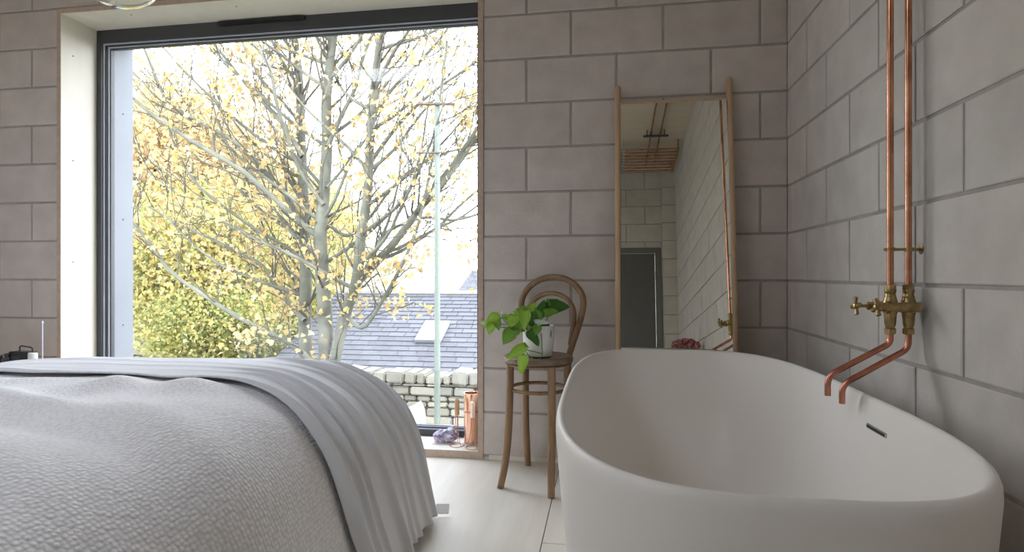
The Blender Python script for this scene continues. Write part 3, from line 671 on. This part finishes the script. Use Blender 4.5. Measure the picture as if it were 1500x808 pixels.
bb = B(); bb.tube([c+Vector((0, 0, .005)), c+Vector((0, 0, .283))], .0032, 10); bb.lathe([(.003, .280), (.0055, .283), (.0055, .291), (.003, .294)], c, 12); bb.build('rod', M['bead'], an, True); own(an)
for px, w, hh, mt, lab in ((10, .022, .118, 'frame', 'dark squat bottle left of the small black radio'), (1, .02, .105, 'black', 'black bottle at the very left edge of the bedside table')):
    c = onshelf(px, 2.62); bb = B(); bb.lathe([(w*.9, 0), (w, .004), (w, hh*.72), (w*.8, hh*.8), (w*.4, hh*.85), (w*.4, hh*.93), (w*.5, hh*.94), (w*.5, hh)], (0, 0, 0), 24); o = bb.build('bottle', M[mt], None, True, angle=30); o.location = c; tag(o, lab, 'bottle')
c = onshelf(48, 2.64); bb = B(); bb.lathe([(.019, 0), (.021, .003), (.021, .118), (.019, .120)], (0, 0, 0), 24); o = bb.build('candle', M['pot'], None, True); o.location = c; tag(o, 'short pale candle between the black radio and the silver rod', 'candle')

# ------------------------------------------------------------------ glass pendant over the bed
PZ = 2.1; p = FW*PZ + RT*((172-750)/F*PZ); zb = CAMZ+(HZ-8)/F*PZ
pd = thing('pendant_lamp', 'clear glass globe pendant lamp hanging at the top edge above the bed', 'lamp', (p.x, p.y, ZC))
def globe(r, n=20): return [(r*math.sin(a), r-r*math.cos(a)) for a in [math.pi*i/n for i in range(1, n)]]
rg = .135
bb = B(); g1 = [(x*1.05, z*.9) for x, z in globe(rg, 26)][:-2]; g2 = [(x*1.05*.97, z*.9*.97+.004) for x, z in globe(rg, 26)][:-2]
bb.lathe([(.001, 0)]+g1+g2[::-1]+[(.001, .004)], (p.x, p.y, zb), 48, closed=True); bb.build('globe', M['bulb'], pd, True)
bb = B(); bb.lathe([(.02, .225), (.035, .235), (.035, .28), (.02, .30), (.006, .31)], (p.x, p.y, zb), 24); bb.build('lamp_holder', M['brass'], pd, True)
bb = B(); bb.tube([(p.x, p.y, zb+.30), (p.x, p.y, ZC)], .003, 8); bb.build('cord', M['black'], pd, True)
own(pd)

# ------------------------------------------------------------------ flowers seen only in the mirror
st = thing('wooden_stool', 'plain round wooden stool standing near the right wall in front of the bathtub', 'stool', (.70, .22, 0))
bb = B(); bb.lathe([(.13, .47), (.135, .475), (.135, .495), (.13, .50)], (.70, .22, 0), 40); bb.build('seat', M['bent'], st, True)
for a in (45, 135, 225, 315):
    bb = B(); dx, dy = math.cos(R(a)), math.sin(R(a)); bb.tube([(.70+.13*dx, .22+.13*dy, 0), (.70+.09*dx, .22+.09*dy, .47)], [.011, .014], 12); bb.build('leg', M['bent'], st, True)
own(st)
fl = thing('flower_vase', 'vase of dried dusky pink flowers seen low in the mirror', 'flowers', (.70, .22, .501))
bb = B(); bb.lathe([(.04, .0), (.06, .02), (.065, .08), (.04, .17), (.03, .21), (.036, .23), (.033, .23), (.027, .21)], (.70, .22, .501), 32); bb.build('vase', M['pot'], fl, True)
rn = random.Random(3)
for i in range(9):
    a = i*2.4; rr = .035+.012*(i % 3)*1.6; c = Vector((.70+rr*1.35*math.cos(a), .22+rr*1.35*math.sin(a), .868-.012*(i % 3)))
    bm = bmesh.new(); bmesh.ops.create_icosphere(bm, subdivisions=3, radius=.043)
    for v in bm.verts: v.co = c + v.co*(1+.22*noise.cell(v.co*70+Vector((i, 0, 0)))) * (1 if v.co.z > 0 else .8)
    me = bpy.data.meshes.new('flower_head'); bm.to_mesh(me); bm.free(); me.materials.append(M['petal']); o = bpy.data.objects.new('flower_head', me); COL.objects.link(o); o.parent = fl
    bb = B(); bb.tube([(.70+.3*rr*math.cos(a), .22+.3*rr*math.sin(a), .60), c], .002, 6); bb.build('stem', M['stem'], fl, True)
own(fl)

# ================================================================== OUTSIDE
GZ = -.95
bb = B(); bb.box((-40, YO+.02, GZ-.3), (30, 60, GZ)); struct(bb.build('ground', M['grass']))
# bank rising on the left behind the garden
vs = []; fs = []; nx, ny = 40, 24
for i in range(nx+1):
    for j in range(ny+1):
        x = -46+ (44)*i/nx; y = 12+48*j/ny; e = sm(-2.5-.12*(y-12), -16, x) if False else max(0, min(1, (-3.5-.22*(y-12)-x)/14))
        z = GZ-.05+ e*6.5*sm(12, 34, y)+ .5*noise.noise(Vector((x*.3, y*.3, 0)))*e
        vs.append((x, y, z))
for i in range(nx):
    for j in range(ny): a = i*(ny+1)+j; fs.append([a, a+ny+1, a+ny+2, a+1])
struct(mk('terrain', vs, fs, M['bank'], None, True))

# dry stone wall
def stone_wall():
    bb = B(); rn = random.Random(11); y0 = 6.9; x = -4.6; zt = -.40
    bb.box((-6.4, y0+.06, GZ-.1), (2.6, y0+.34, zt-.02), 0, 0, (.10, .095, .08))
    z = GZ-.05
    while z < zt-.02:
        h = rn.uniform(.07, .13); h = min(h, zt-z) if zt-z < .16 else h; x = -6.4-rn.random()*.2
        while x < 2.6:
            w = rn.uniform(.12, .38); g = rn.uniform(.75, 1.2); base = rn.choice(((.24, .225, .19), (.21, .205, .18), (.27, .25, .20), (.17, .16, .135)))
            bb.box((x+.008, y0+rn.uniform(-.03, .02), z+.006), (x+w-.008, y0+.25, z+h-.006), .016, 0, tuple(q*g for q in base), Matrix.Rotation(R(rn.uniform(-2, 2)), 3, 'Y')); x += w
        z += h
    x = -6.4
    while x < 2.6:                                # upright coping stones
        w = rn.uniform(.07, .30); h = rn.uniform(.09, .16); g = rn.uniform(.75, 1.2)
        bb.box((x+.006, y0-.03, zt), (x+w-.006, y0+.36, zt+h), .02, 0, (.22*g, .21*g, .18*g), Matrix.Rotation(R(rn.uniform(-9, 9)), 3, 'Y')); x += w
    return bb.build('garden_wall', M['stone'], None, False, True)
gw = stone_wall(); tag(gw, 'sunlit dry stone garden wall with upright coping stones beyond the window', 'stone wall')

# slate roofed building behind the wall
def roofed(name, x0, x1, y0, y1, ze, zr, label, seed, skylights=()):
    t = thing(name, label, 'building', ((x0+x1)/2, y0, GZ)); rn = random.Random(seed)
    bb = B(); bb.box((x0+.2, y0+.15, GZ-.1), (x1-.2, 2*y1-y0-.15, ze-.03), 0); bb.build('wall', M['render'], t)
    bb = B(); sl = math.hypot(y1-y0, zr-ze); n = int(sl/.17); u = Vector((0, (y1-y0)/sl, (zr-ze)/sl)); nr = Vector((0, -u.z, u.y))
    o = Vector((0, y0, ze))
    for k in range(n):
        a = k*sl/n; x = x0-(k % 2)*.17
        while x < x1:
            w = .34*rn.uniform(.9, 1.1); g = rn.uniform(.8, 1.15)
            p = o+u*a; q_ = o+u*(a+sl/n*1.15); xa, xb = max(x0, x+.004), min(x1, x+w-.004)
            if xb > xa: bb.add([(xa, p.y+nr.y*.02, p.z+nr.z*.02), (xb, p.y+nr.y*.02, p.z+nr.z*.02), (xb, q_.y+nr.y*.004, q_.z+nr.z*.004), (xa, q_.y+nr.y*.004, q_.z+nr.z*.004), (xa, p.y, p.z), (xb, p.y, p.z)], [[0, 1, 2, 3], [4, 5, 1, 0]], 0, (.078*g, .079*g, .089*g))
            x += w
    # back slope, gables
    bb.add([(x0, y1, zr), (x1, y1, zr), (x1, 2*y1-y0, ze), (x0, 2*y1-y0, ze)], [[0, 1, 2, 3]], 0, (.06, .07, .09))
    bb.add([(x0, y0, ze-.05), (x0, y1, zr), (x0, 2*y1-y0, ze-.05), (x1, y0, ze-.05), (x1, y1, zr), (x1, 2*y1-y0, ze-.05)], [[0, 1, 2], [5, 4, 3], [0, 2, 5, 3]], 0, (.1, .1, .1))
    bb.build('roof', M['slate'], t, False, True)
    bb = B(); bb.tube([(x0, y1, zr+.01), (x1, y1, zr+.01)], .07, 8); bb.build('ridge_tiles', M['stone'] if False else M['render'], t)
    bb = B(); bb.tube([(x0, y0-.05, ze-.02), (x1, y0-.05, ze-.02)], .055, 10); bb.build('gutter', M['frame'], t, True)
    for (sx, sa, w, h) in skylights:
        c = o+u*sa; bb = B(); vv = [c+Vector((sx, 0, 0)), c+Vector((sx+w, 0, 0)), c+Vector((sx+w, 0, 0))+u*h, c+Vector((sx, 0, 0))+u*h]
        bb.add([v+nr*.03 for v in vv]+[v+nr*.09 for v in vv], [[4, 5, 6, 7], [0, 1, 5, 4], [1, 2, 6, 5], [2, 3, 7, 6], [3, 0, 4, 7]]); s_ = bb.build('skylight', M['clad'], t)
        bb = B(); i_ = .06; bb.add([vv[0]+nr*.095+u*i_+Vector((i_, 0, 0)), vv[1]+nr*.095+u*i_-Vector((i_, 0, 0)), vv[2]+nr*.095-u*i_-Vector((i_, 0, 0)), vv[3]+nr*.095-u*i_+Vector((i_, 0, 0))], [[0, 1, 2, 3]]); bb.build('pane', M['chrome'], s_)
    return own(t)
roofed('outbuilding', -6.0, 3.2, 9.6, 12.4, -.74, .52, 'long low building with grey slate roof and skylight behind the stone wall', 5, [(-3.5, .95, .50, .75)])
roofed('far_house', -6.0, 5.0, 22, 26, -.2, 1.1, 'distant house with slate roof rising behind the low building', 6)

# pole with cross bars
p0 = at(640.5, 500, 6.55); pt = thing('washing_line_pole', 'tall pale green metal pole with two cross bars in front of the stone wall', 'pole', (p0.x, 6.55, GZ))
zt = at(640, 138, 6.55).z
bb = B(); bb.tube([(p0.x, 6.55, GZ), (p0.x, 6.55, zt)], [.037, .030], 16); bb.build('post', M['polemetal'], pt, True)
zc = at(640, 152, 6.5).z; bb = B(); bb.box((p0.x-.215, 6.49, zc-.013), (p0.x+.215, 6.53, zc+.013), .004, rot=Matrix.Rotation(R(3), 3, 'Y')); bb.build('cross_bar', M['polewood'], pt)
zc = at(640, 223, 6.5).z; bb = B(); bb.tube([(p0.x-.24, 6.51, zc+.004), (p0.x+.10, 6.51, zc-.006)], .010, 8); bb.build('cross_bar', M['polewood'], pt)
own(pt)

# white shell garden chair
c = at(604, 600, 4.7); c = Vector((c.x-.155, 4.7, GZ)); gc = thing('garden_chair', 'white moulded garden chair outside behind the bed corner', 'chair', c)
vs = []; fs = []
prof = [(.26, .46, .20), (.20, .45, .23), (.0, .43, .25), (-.14, .44, .25), (-.20, .52, .25), (-.23, .66, .24), (-.26, .80, .22), (-.28, .90, .17)]
pts = smooth_path([Vector((a*.9, w*.85, z*(.80 if z > .5 else .88))) for a, z, w in prof], 4)
for p in pts:
    for j in range(9):
        s = -1+2*j/8; vs.append(c+Vector((s*p.y, -p.x*-1*-1 if False else -p.x, p.z+.06*s*s)))
for i in range(len(pts)-1):
    for j in range(8): fs.append([i*9+j, i*9+j+1, (i+1)*9+j+1, (i+1)*9+j])
sh = mk('shell', vs, fs, M['chairwhite'], gc, True); md = sh.modifiers.new('thickness', 'SOLIDIFY'); md.thickness = .012
for sx in (-1, 1):
    for sy in (-1, 1): bb = B(); bb.tube([c+Vector((sx*.12, sy*.1, .38)), c+Vector((sx*.22, sy*.22, 0))], .011, 10); bb.build('leg', M['chairwhite'], gc, True)
own(gc)

# ------------------------------------------------------------------ trees
def tubes_np(strands, n):
    V = []; Fs = []; o = 0
    for pts, rs in strands:
        k = len(pts); T = np.gradient(pts, axis=0); T /= np.linalg.norm(T, axis=1)[:, None]+1e-9
        u = np.cross(T, [0.3, 1, .1]); u /= np.linalg.norm(u, axis=1)[:, None]+1e-9; w = np.cross(T, u)
        a = np.arange(n)*2*np.pi/n
        ringv = pts[:, None, :]+(u[:, None, :]*np.cos(a)[None, :, None]+w[:, None, :]*np.sin(a)[None, :, None])*np.array(rs)[:, None, None]
        V.append(ringv.reshape(-1, 3)); i = np.arange(k-1)[:, None]*n; j = np.arange(n)[None, :]; j2 = (j+1) % n
        Fs.append(np.stack([i+j, i+j2, i+n+j2, i+n+j], -1).reshape(-1, 4)+o); o += k*n
    return np.concatenate(V), np.concatenate(Fs)
def np_mesh(name, V, Fc, mat, parent, tones=None, smooth=True):
    me = bpy.data.meshes.new(name); nf, k = Fc.shape
    me.vertices.add(len(V)); me.vertices.foreach_set('co', V.astype(np.float32).ravel())
    me.loops.add(nf*k); me.loops.foreach_set('vertex_index', Fc.astype(np.int32).ravel())
    me.polygons.add(nf); me.polygons.foreach_set('loop_start', np.arange(nf, dtype=np.int32)*k); me.polygons.foreach_set('loop_total', np.full(nf, k, np.int32))
    me.materials.append(mat); me.update(calc_edges=True)
    if smooth: me.polygons.foreach_set('use_smooth', np.ones(nf, bool))
    if tones is not None:
        ca = me.color_attributes.new('tone', 'FLOAT_COLOR', 'CORNER'); a = np.ones((nf*k, 4), np.float32); a[:, :3] = np.repeat(tones, k, 0); ca.data.foreach_set('color', a.ravel())
    o = bpy.data.objects.new(name, me); COL.objects.link(o)
    if parent: o.parent = parent
    return o
LEAF = np.array([(0, -.45), (.28, -.38), (.5, -.02), (.24, .10), (.0, .55), (-.24, .10), (-.5, -.02), (-.28, -.38)])
def leaves_np(P, size, rng, pal, hang=.5, gain=1.7):
    n = len(P); X = rng.normal(size=(n, 3)); X[:, 2] *= .5; X /= np.linalg.norm(X, axis=1)[:, None]
    Yv = rng.normal(size=(n, 3)); Yv[:, 2] -= hang*2; Yv -= X*np.sum(X*Yv, 1)[:, None]; Yv /= np.linalg.norm(Yv, axis=1)[:, None]
    sz = size*rng.uniform(.6, 1.25, n)
    V = P[:, None, :]+(X[:, None, :]*LEAF[None, :, 0, None]+Yv[:, None, :]*LEAF[None, :, 1, None])*sz[:, None, None]
    Nn = np.cross(X, Yv); V += Nn[:, None, :]*(np.abs(LEAF[:, 0])[None, :, None]*sz[:, None, None]*.35)
    Fc = np.arange(n*8).reshape(n, 8); pal = np.array(pal); c = pal[rng.integers(0, len(pal), n)]*rng.uniform(.75, 1.2, (n, 1))*gain
    return V.reshape(-1, 3), Fc, c
def wander(p, d, L, r0, r1, rng, k=7, bendup=.12, wig=.12):
    pts = [p]; d = d/np.linalg.norm(d); st = L/(k-1)
    for i in range(k-1):
        d = d+rng.normal(size=3)*wig+np.array([0, 0, bendup])/k*2; d /= np.linalg.norm(d); pts.append(pts[-1]+d*st)
    return np.array(pts), list(np.linspace(r0, r1, k))
def main_tree():
    rng = np.random.default_rng(21)
    t = thing('autumn_tree', 'big multi-stemmed tree with pale bark and sparse yellow leaves outside the window', 'tree', (at(478, 500, 8.1).x, 8.1, GZ))
    def poly(pp, r0, r1, dy):
        r0 *= .8; n = len(pp); k = [at(x, y, 8.1+dy*i/(n-1)+.12*math.sin(i*1.3)) for i, (x, y) in enumerate(pp)]
        s = smooth_path(k, 5); m = len(s); return np.array([tuple(q) for q in s]), list(np.linspace(r0, r1, m))
    base = [(478, 640), (478, 560)]
    A = poly(base+[(477, 480), (472, 400), (469, 345), (474, 290), (479, 215), (478, 150), (483, 95), (492, 20), (500, -60), (505, -130)], .155, .045, .2)
    Bs = poly([(452, 640), (450, 560), (447, 470), (448, 380), (445, 300), (441, 200), (438, 110), (428, 30), (418, -60)], .145, .045, .9)
    C = poly([(480, 610), (487, 545), (505, 462), (522, 412), (529, 345), (538, 287), (543, 190), (549, 120), (556, 60), (566, -20), (575, -90)], .12, .04, -.3)
    Dd = poly([(524, 412), (550, 385), (575, 358), (606, 318), (640, 272), (672, 232), (705, 195), (740, 150)], .085, .028, -.7)
    D2 = poly([(540, 392), (562, 345), (590, 328), (625, 318), (665, 322), (705, 312), (740, 300)], .035, .012, -.9)
    D3 = poly([(500, 450), (530, 480), (560, 440), (590, 385), (612, 330), (630, 250), (640, 180), (655, 60)], .04, .015, -1.0)
    E1 = poly([(471, 350), (440, 325), (405, 295), (355, 250), (306, 221), (261, 193), (216, 162), (180, 130)], .065, .02, -.9)
    E2 = poly([(440, 330), (420, 287), (382, 245), (340, 205), (278, 172), (244, 145), (225, 105), (207, 60)], .06, .018, -.2)
    E3 = poly([(443, 230), (420, 190), (395, 160), (362, 125), (330, 85), (306, 55), (280, 10)], .05, .015, .6)
    E4 = poly([(474, 300), (440, 250), (420, 200), (405, 150), (395, 100), (370, 60), (345, 10)], .045, .015, -.6)
    Fm = poly([(462, 545), (448, 522), (420, 500), (396, 488), (348, 464), (299, 432), (251, 398), (215, 350), (190, 320)], .06, .02, -.5)
    F2 = poly([(447, 470), (435, 458), (407, 424), (385, 390), (350, 370), (300, 345), (255, 325), (215, 300)], .05, .014, .3)
    G1 = poly([(480, 215), (500, 170), (520, 130), (530, 90), (548, 40), (560, -20)], .045, .015, .5)
    G2 = poly([(541, 240), (570, 200), (600, 165), (640, 130), (690, 95), (720, 60)], .04, .013, -.5)
    G3 = poly([(544, 175), (575, 130), (610, 95), (650, 50), (680, 0)], .04, .013, .4)
    G4 = poly([(478, 275), (500, 250), (525, 215), (560, 180), (600, 130), (625, 60), (640, 10)], .03, .01, .8)
    G5 = poly([(483, 330), (510, 345), (540, 320), (570, 280), (600, 250), (650, 225), (700, 212)], .035, .012, .6)
    mains = [(A, 1), (Bs, 1), (C, 1), (Dd, .8), (D2, .5), (D3, .6), (E1, .8), (E2, .8), (E3, .7), (E4, .7), (Fm, .7), (F2, .7), (G1, .6), (G2, .6), (G3, .6), (G4, .5), (G5, .5)]
    for stem_, sgn, cnt in ((A, -1, 7), (Bs, -1, 13), (A, 1, 5), (C, 1, 9), (C, -1, 4), (Dd, 1, 6)):
        for q in range(cnt):
            pts, rs = stem_; k = len(pts); i = int(k*(.25+.6*(q+rng.random())/cnt)) if stem_ is not Dd else int(k*(.15+.7*rng.random()))
            i = min(k-2, i); el = R(rng.uniform(12, 50)); ya = rng.uniform(-.7, .5)
            d = np.array([sgn*math.cos(el)*math.cos(ya), math.cos(el)*math.sin(ya), math.sin(el)])
            mains.append((wander(pts[i], d, rng.uniform(2.0, 3.9)*(1 if sgn < 0 else .8), min(.03, rs[i]*.5), .007, rng, 14, .35, .07), .6))
    strands = [m for m, _ in mains]; tw = []; tips = []
    for (pts, rs), w in mains:
        k = len(pts); L = np.sum(np.linalg.norm(np.diff(pts, axis=0), axis=1)); nb = int(L*(4.6 if rs[0] > .031 else 2.8))
        for _ in range(nb):
            i = int(k*rng.uniform(.22 if rs[0] > .1 else .12, .98)); i = min(k-2, i); d0 = pts[i+1]-pts[i]; d0 /= np.linalg.norm(d0)
            side_ = rng.normal(size=3); side_ -= d0*np.dot(side_, d0); side_ /= np.linalg.norm(side_); side_[1] *= .8
            d = d0*rng.uniform(.5, 1.0)+side_*rng.uniform(.6, 1.0)+np.array([0, 0, .15]); l = rng.uniform(.5, 1.6)*(1 if rs[0] > .1 else .8)
            r0 = max(.008, min(rs[i]*.4, .022)); b1 = wander(pts[i], d, l, r0, .004, rng, 8, .25, .13); tw.append(b1)
            for _ in range(int(rng.integers(4, 8))):
                j = int(rng.integers(2, 8)); dd = b1[0][min(7, j)]-b1[0][j-1]; dd = dd/np.linalg.norm(dd)+rng.normal(size=3)*.55
                b2 = wander(b1[0][min(7, j)], dd, rng.uniform(.2, .65), .0048, .0022, rng, 5, .15, .15); tw.append(b2)
                tips.append(b2[0][-1]); tips.append(b2[0][2]);
            tips.append(b1[0][-1])
    V, Fc = tubes_np(strands, 14); np_mesh('trunk', V, Fc, M['bark'], t)
    V, Fc = tubes_np(tw, 6); np_mesh('branches', V, Fc, M['twig'], t)
    tips = np.array(tips); 
    # leaf clusters: denser low and on the left
    P = []
    for q in tips:
        pr = .19 + (.30 if q[2] < 1.3 else 0) + (.12 if q[0] < -4.2 else 0) + (.25 if q[0] > -3.2 and q[2] < 1.5 else 0)
        if rng.random() < pr:
            m = int(rng.integers(2, 6)); P.append(q+rng.normal(size=(m, 3))*.075)
    P = np.concatenate(P)
    V, Fc, c = leaves_np(P, .088, rng, [(.30, .215, .08), (.32, .25, .11), (.28, .19, .08), (.34, .28, .16), (.25, .20, .10), (.32, .25, .13)])
    np_mesh('foliage', V, Fc, M['leaf'], t, c, False)
    own(t)
main_tree()
def crown_tree(x, y, zb, h, rad, zc, zr, nleaf, pal, label, seed, size=.16):
    rng = np.random.default_rng(seed); t = thing('background_tree', label, 'tree', (x, y, zb), 'yellowing trees on the bank')
    b0 = np.array([x, y, zb]); strands = [wander(b0, np.array([0, 0, 1.]), h*.8, .16, .05, rng, 8, 0, .04)]; tips = []
    for _ in range(26):
        i = int(rng.integers(2, 8)); p = strands[0][0][i]; a = rng.uniform(0, 2*np.pi)
        s_ = wander(p, np.array([math.cos(a), math.sin(a), rng.uniform(.2, .9)]), rad*rng.uniform(.6, 1.1), .05, .012, rng, 8, .1, .1); strands.append(s_)
        for _ in range(3): j = int(rng.integers(2, 7)); strands.append(wander(s_[0][j], rng.normal(size=3)+[0, 0, .4], rad*.35, .02, .006, rng, 5, .1, .15))
    V, Fc = tubes_np(strands, 7); np_mesh('trunk', V, Fc, M['bark'], t)
    nc = nleaf//26; cen = rng.normal(size=(nc, 3)); cen /= np.linalg.norm(cen, axis=1)[:, None]; cen *= rng.uniform(.25, 1, (nc, 1))**.5*np.array([rad, rad, zr]); cen += [x, y, zc]
    nc2 = 44; P = np.repeat(cen, nc2, 0)+rng.normal(size=(nc*nc2, 3))*np.array([.34, .34, .26])*(rad/2.5)**.5
    P = P[P[:, 2] > zb+.1]
    V, Fc, c = leaves_np(P, size*.68, rng, pal, .5, 2.3); np_mesh('foliage', V, Fc, M['leaf'], t, c, False); own(t)
YEL = [(.28, .24, .08), (.26, .215, .08), (.30, .26, .13), (.21, .20, .08), (.13, .155, .06), (.29, .235, .10)]
GRN = [(.15, .17, .06), (.22, .21, .08), (.26, .24, .10), (.10, .125, .045), (.27, .22, .08)]
ORG = [(.29, .215, .12), (.26, .19, .11), (.31, .25, .15), (.23, .19, .12), (.29, .25, .11)]
crown_tree(-10.6, 12.6, GZ+.3, 5.2, 2.6, 3.0, 2.5, 24000, ORG, 'tall orange tinted tree at the left edge of the window view', 31)
crown_tree(-8.6, 11.4, GZ, 3.6, 2.0, 1.1, 1.7, 22000, YEL, 'yellow bushy tree low at the left of the window view', 32, .13)
crown_tree(-10.3, 16.0, GZ+.6, 5.0, 3.0, 2.3, 2.2, 22000, YEL, 'broad yellow tree behind, in the middle of the left bank', 33)
crown_tree(-7.9, 12.9, GZ, 2.6, 1.5, .3, 1.25, 16000, GRN, 'low green and yellow shrub tree left of the big trunk', 34, .12)
crown_tree(-7.4, 10.3, GZ, 1.8, 1.2, -.1, .9, 12000, GRN, 'lowest green shrub just above the bed line', 35, .10)

# ------------------------------------------------------------------ light
w = bpy.data.worlds.new('sky'); SC.world = w; w.use_nodes = True; nt = w.node_tree; bg = nt.nodes['Background']
tc = N(nt, 'ShaderNodeTexCoord'); sx = N(nt, 'ShaderNodeSeparateXYZ'); nt.links.new(tc.outputs['Generated'], sx.inputs[0])
nt.links.new(ramp(nt, sx.outputs[2], (.925, .945, 1.0), (.76, .83, 1.0), .02, .8), bg.inputs[0]); bg.inputs[1].default_value = 3.3
sun = bpy.data.lights.new('sun', 'SUN'); sun.energy = 1.6; sun.angle = R(3); sun.color = (1, .95, .86); so = bpy.data.objects.new('sun', sun); COL.objects.link(so)
so.rotation_euler = (R(58), 0, R(62))
def portal(name, loc, rot, sx_, sy_):
    l = bpy.data.lights.new(name, 'AREA'); l.shape = 'RECTANGLE'; l.size = sx_; l.size_y = sy_; l.cycles.is_portal = True
    o = bpy.data.objects.new(name, l); COL.objects.link(o); o.location = loc; o.rotation_euler = rot
portal('window_portal', ((WX0+WX1)/2, YO+.01, 1.24), (R(-90), 0, 0), 2.5, 2.5)
portal('added_roof_light_portal', ((SX0+SX1)/2, (SY0+SY1)/2, ZC+.32), (0, 0, 0), SX1-SX0, SY1-SY0)  # sky sampling through the added roof opening

vsn = SC.view_settings; vsn.view_transform = 'Standard'; vsn.look = 'None'; vsn.gamma = 1; vsn.use_curve_mapping = False; vsn.exposure = 1.62
c = SC.cycles; c.max_bounces = 14; c.diffuse_bounces = 8; c.glossy_bounces = 6; c.transmission_bounces = 8; c.transparent_max_bounces = 12; c.use_denoising = True; c.sample_clamp_indirect = 8
c.caustics_reflective = False; c.caustics_refractive = False
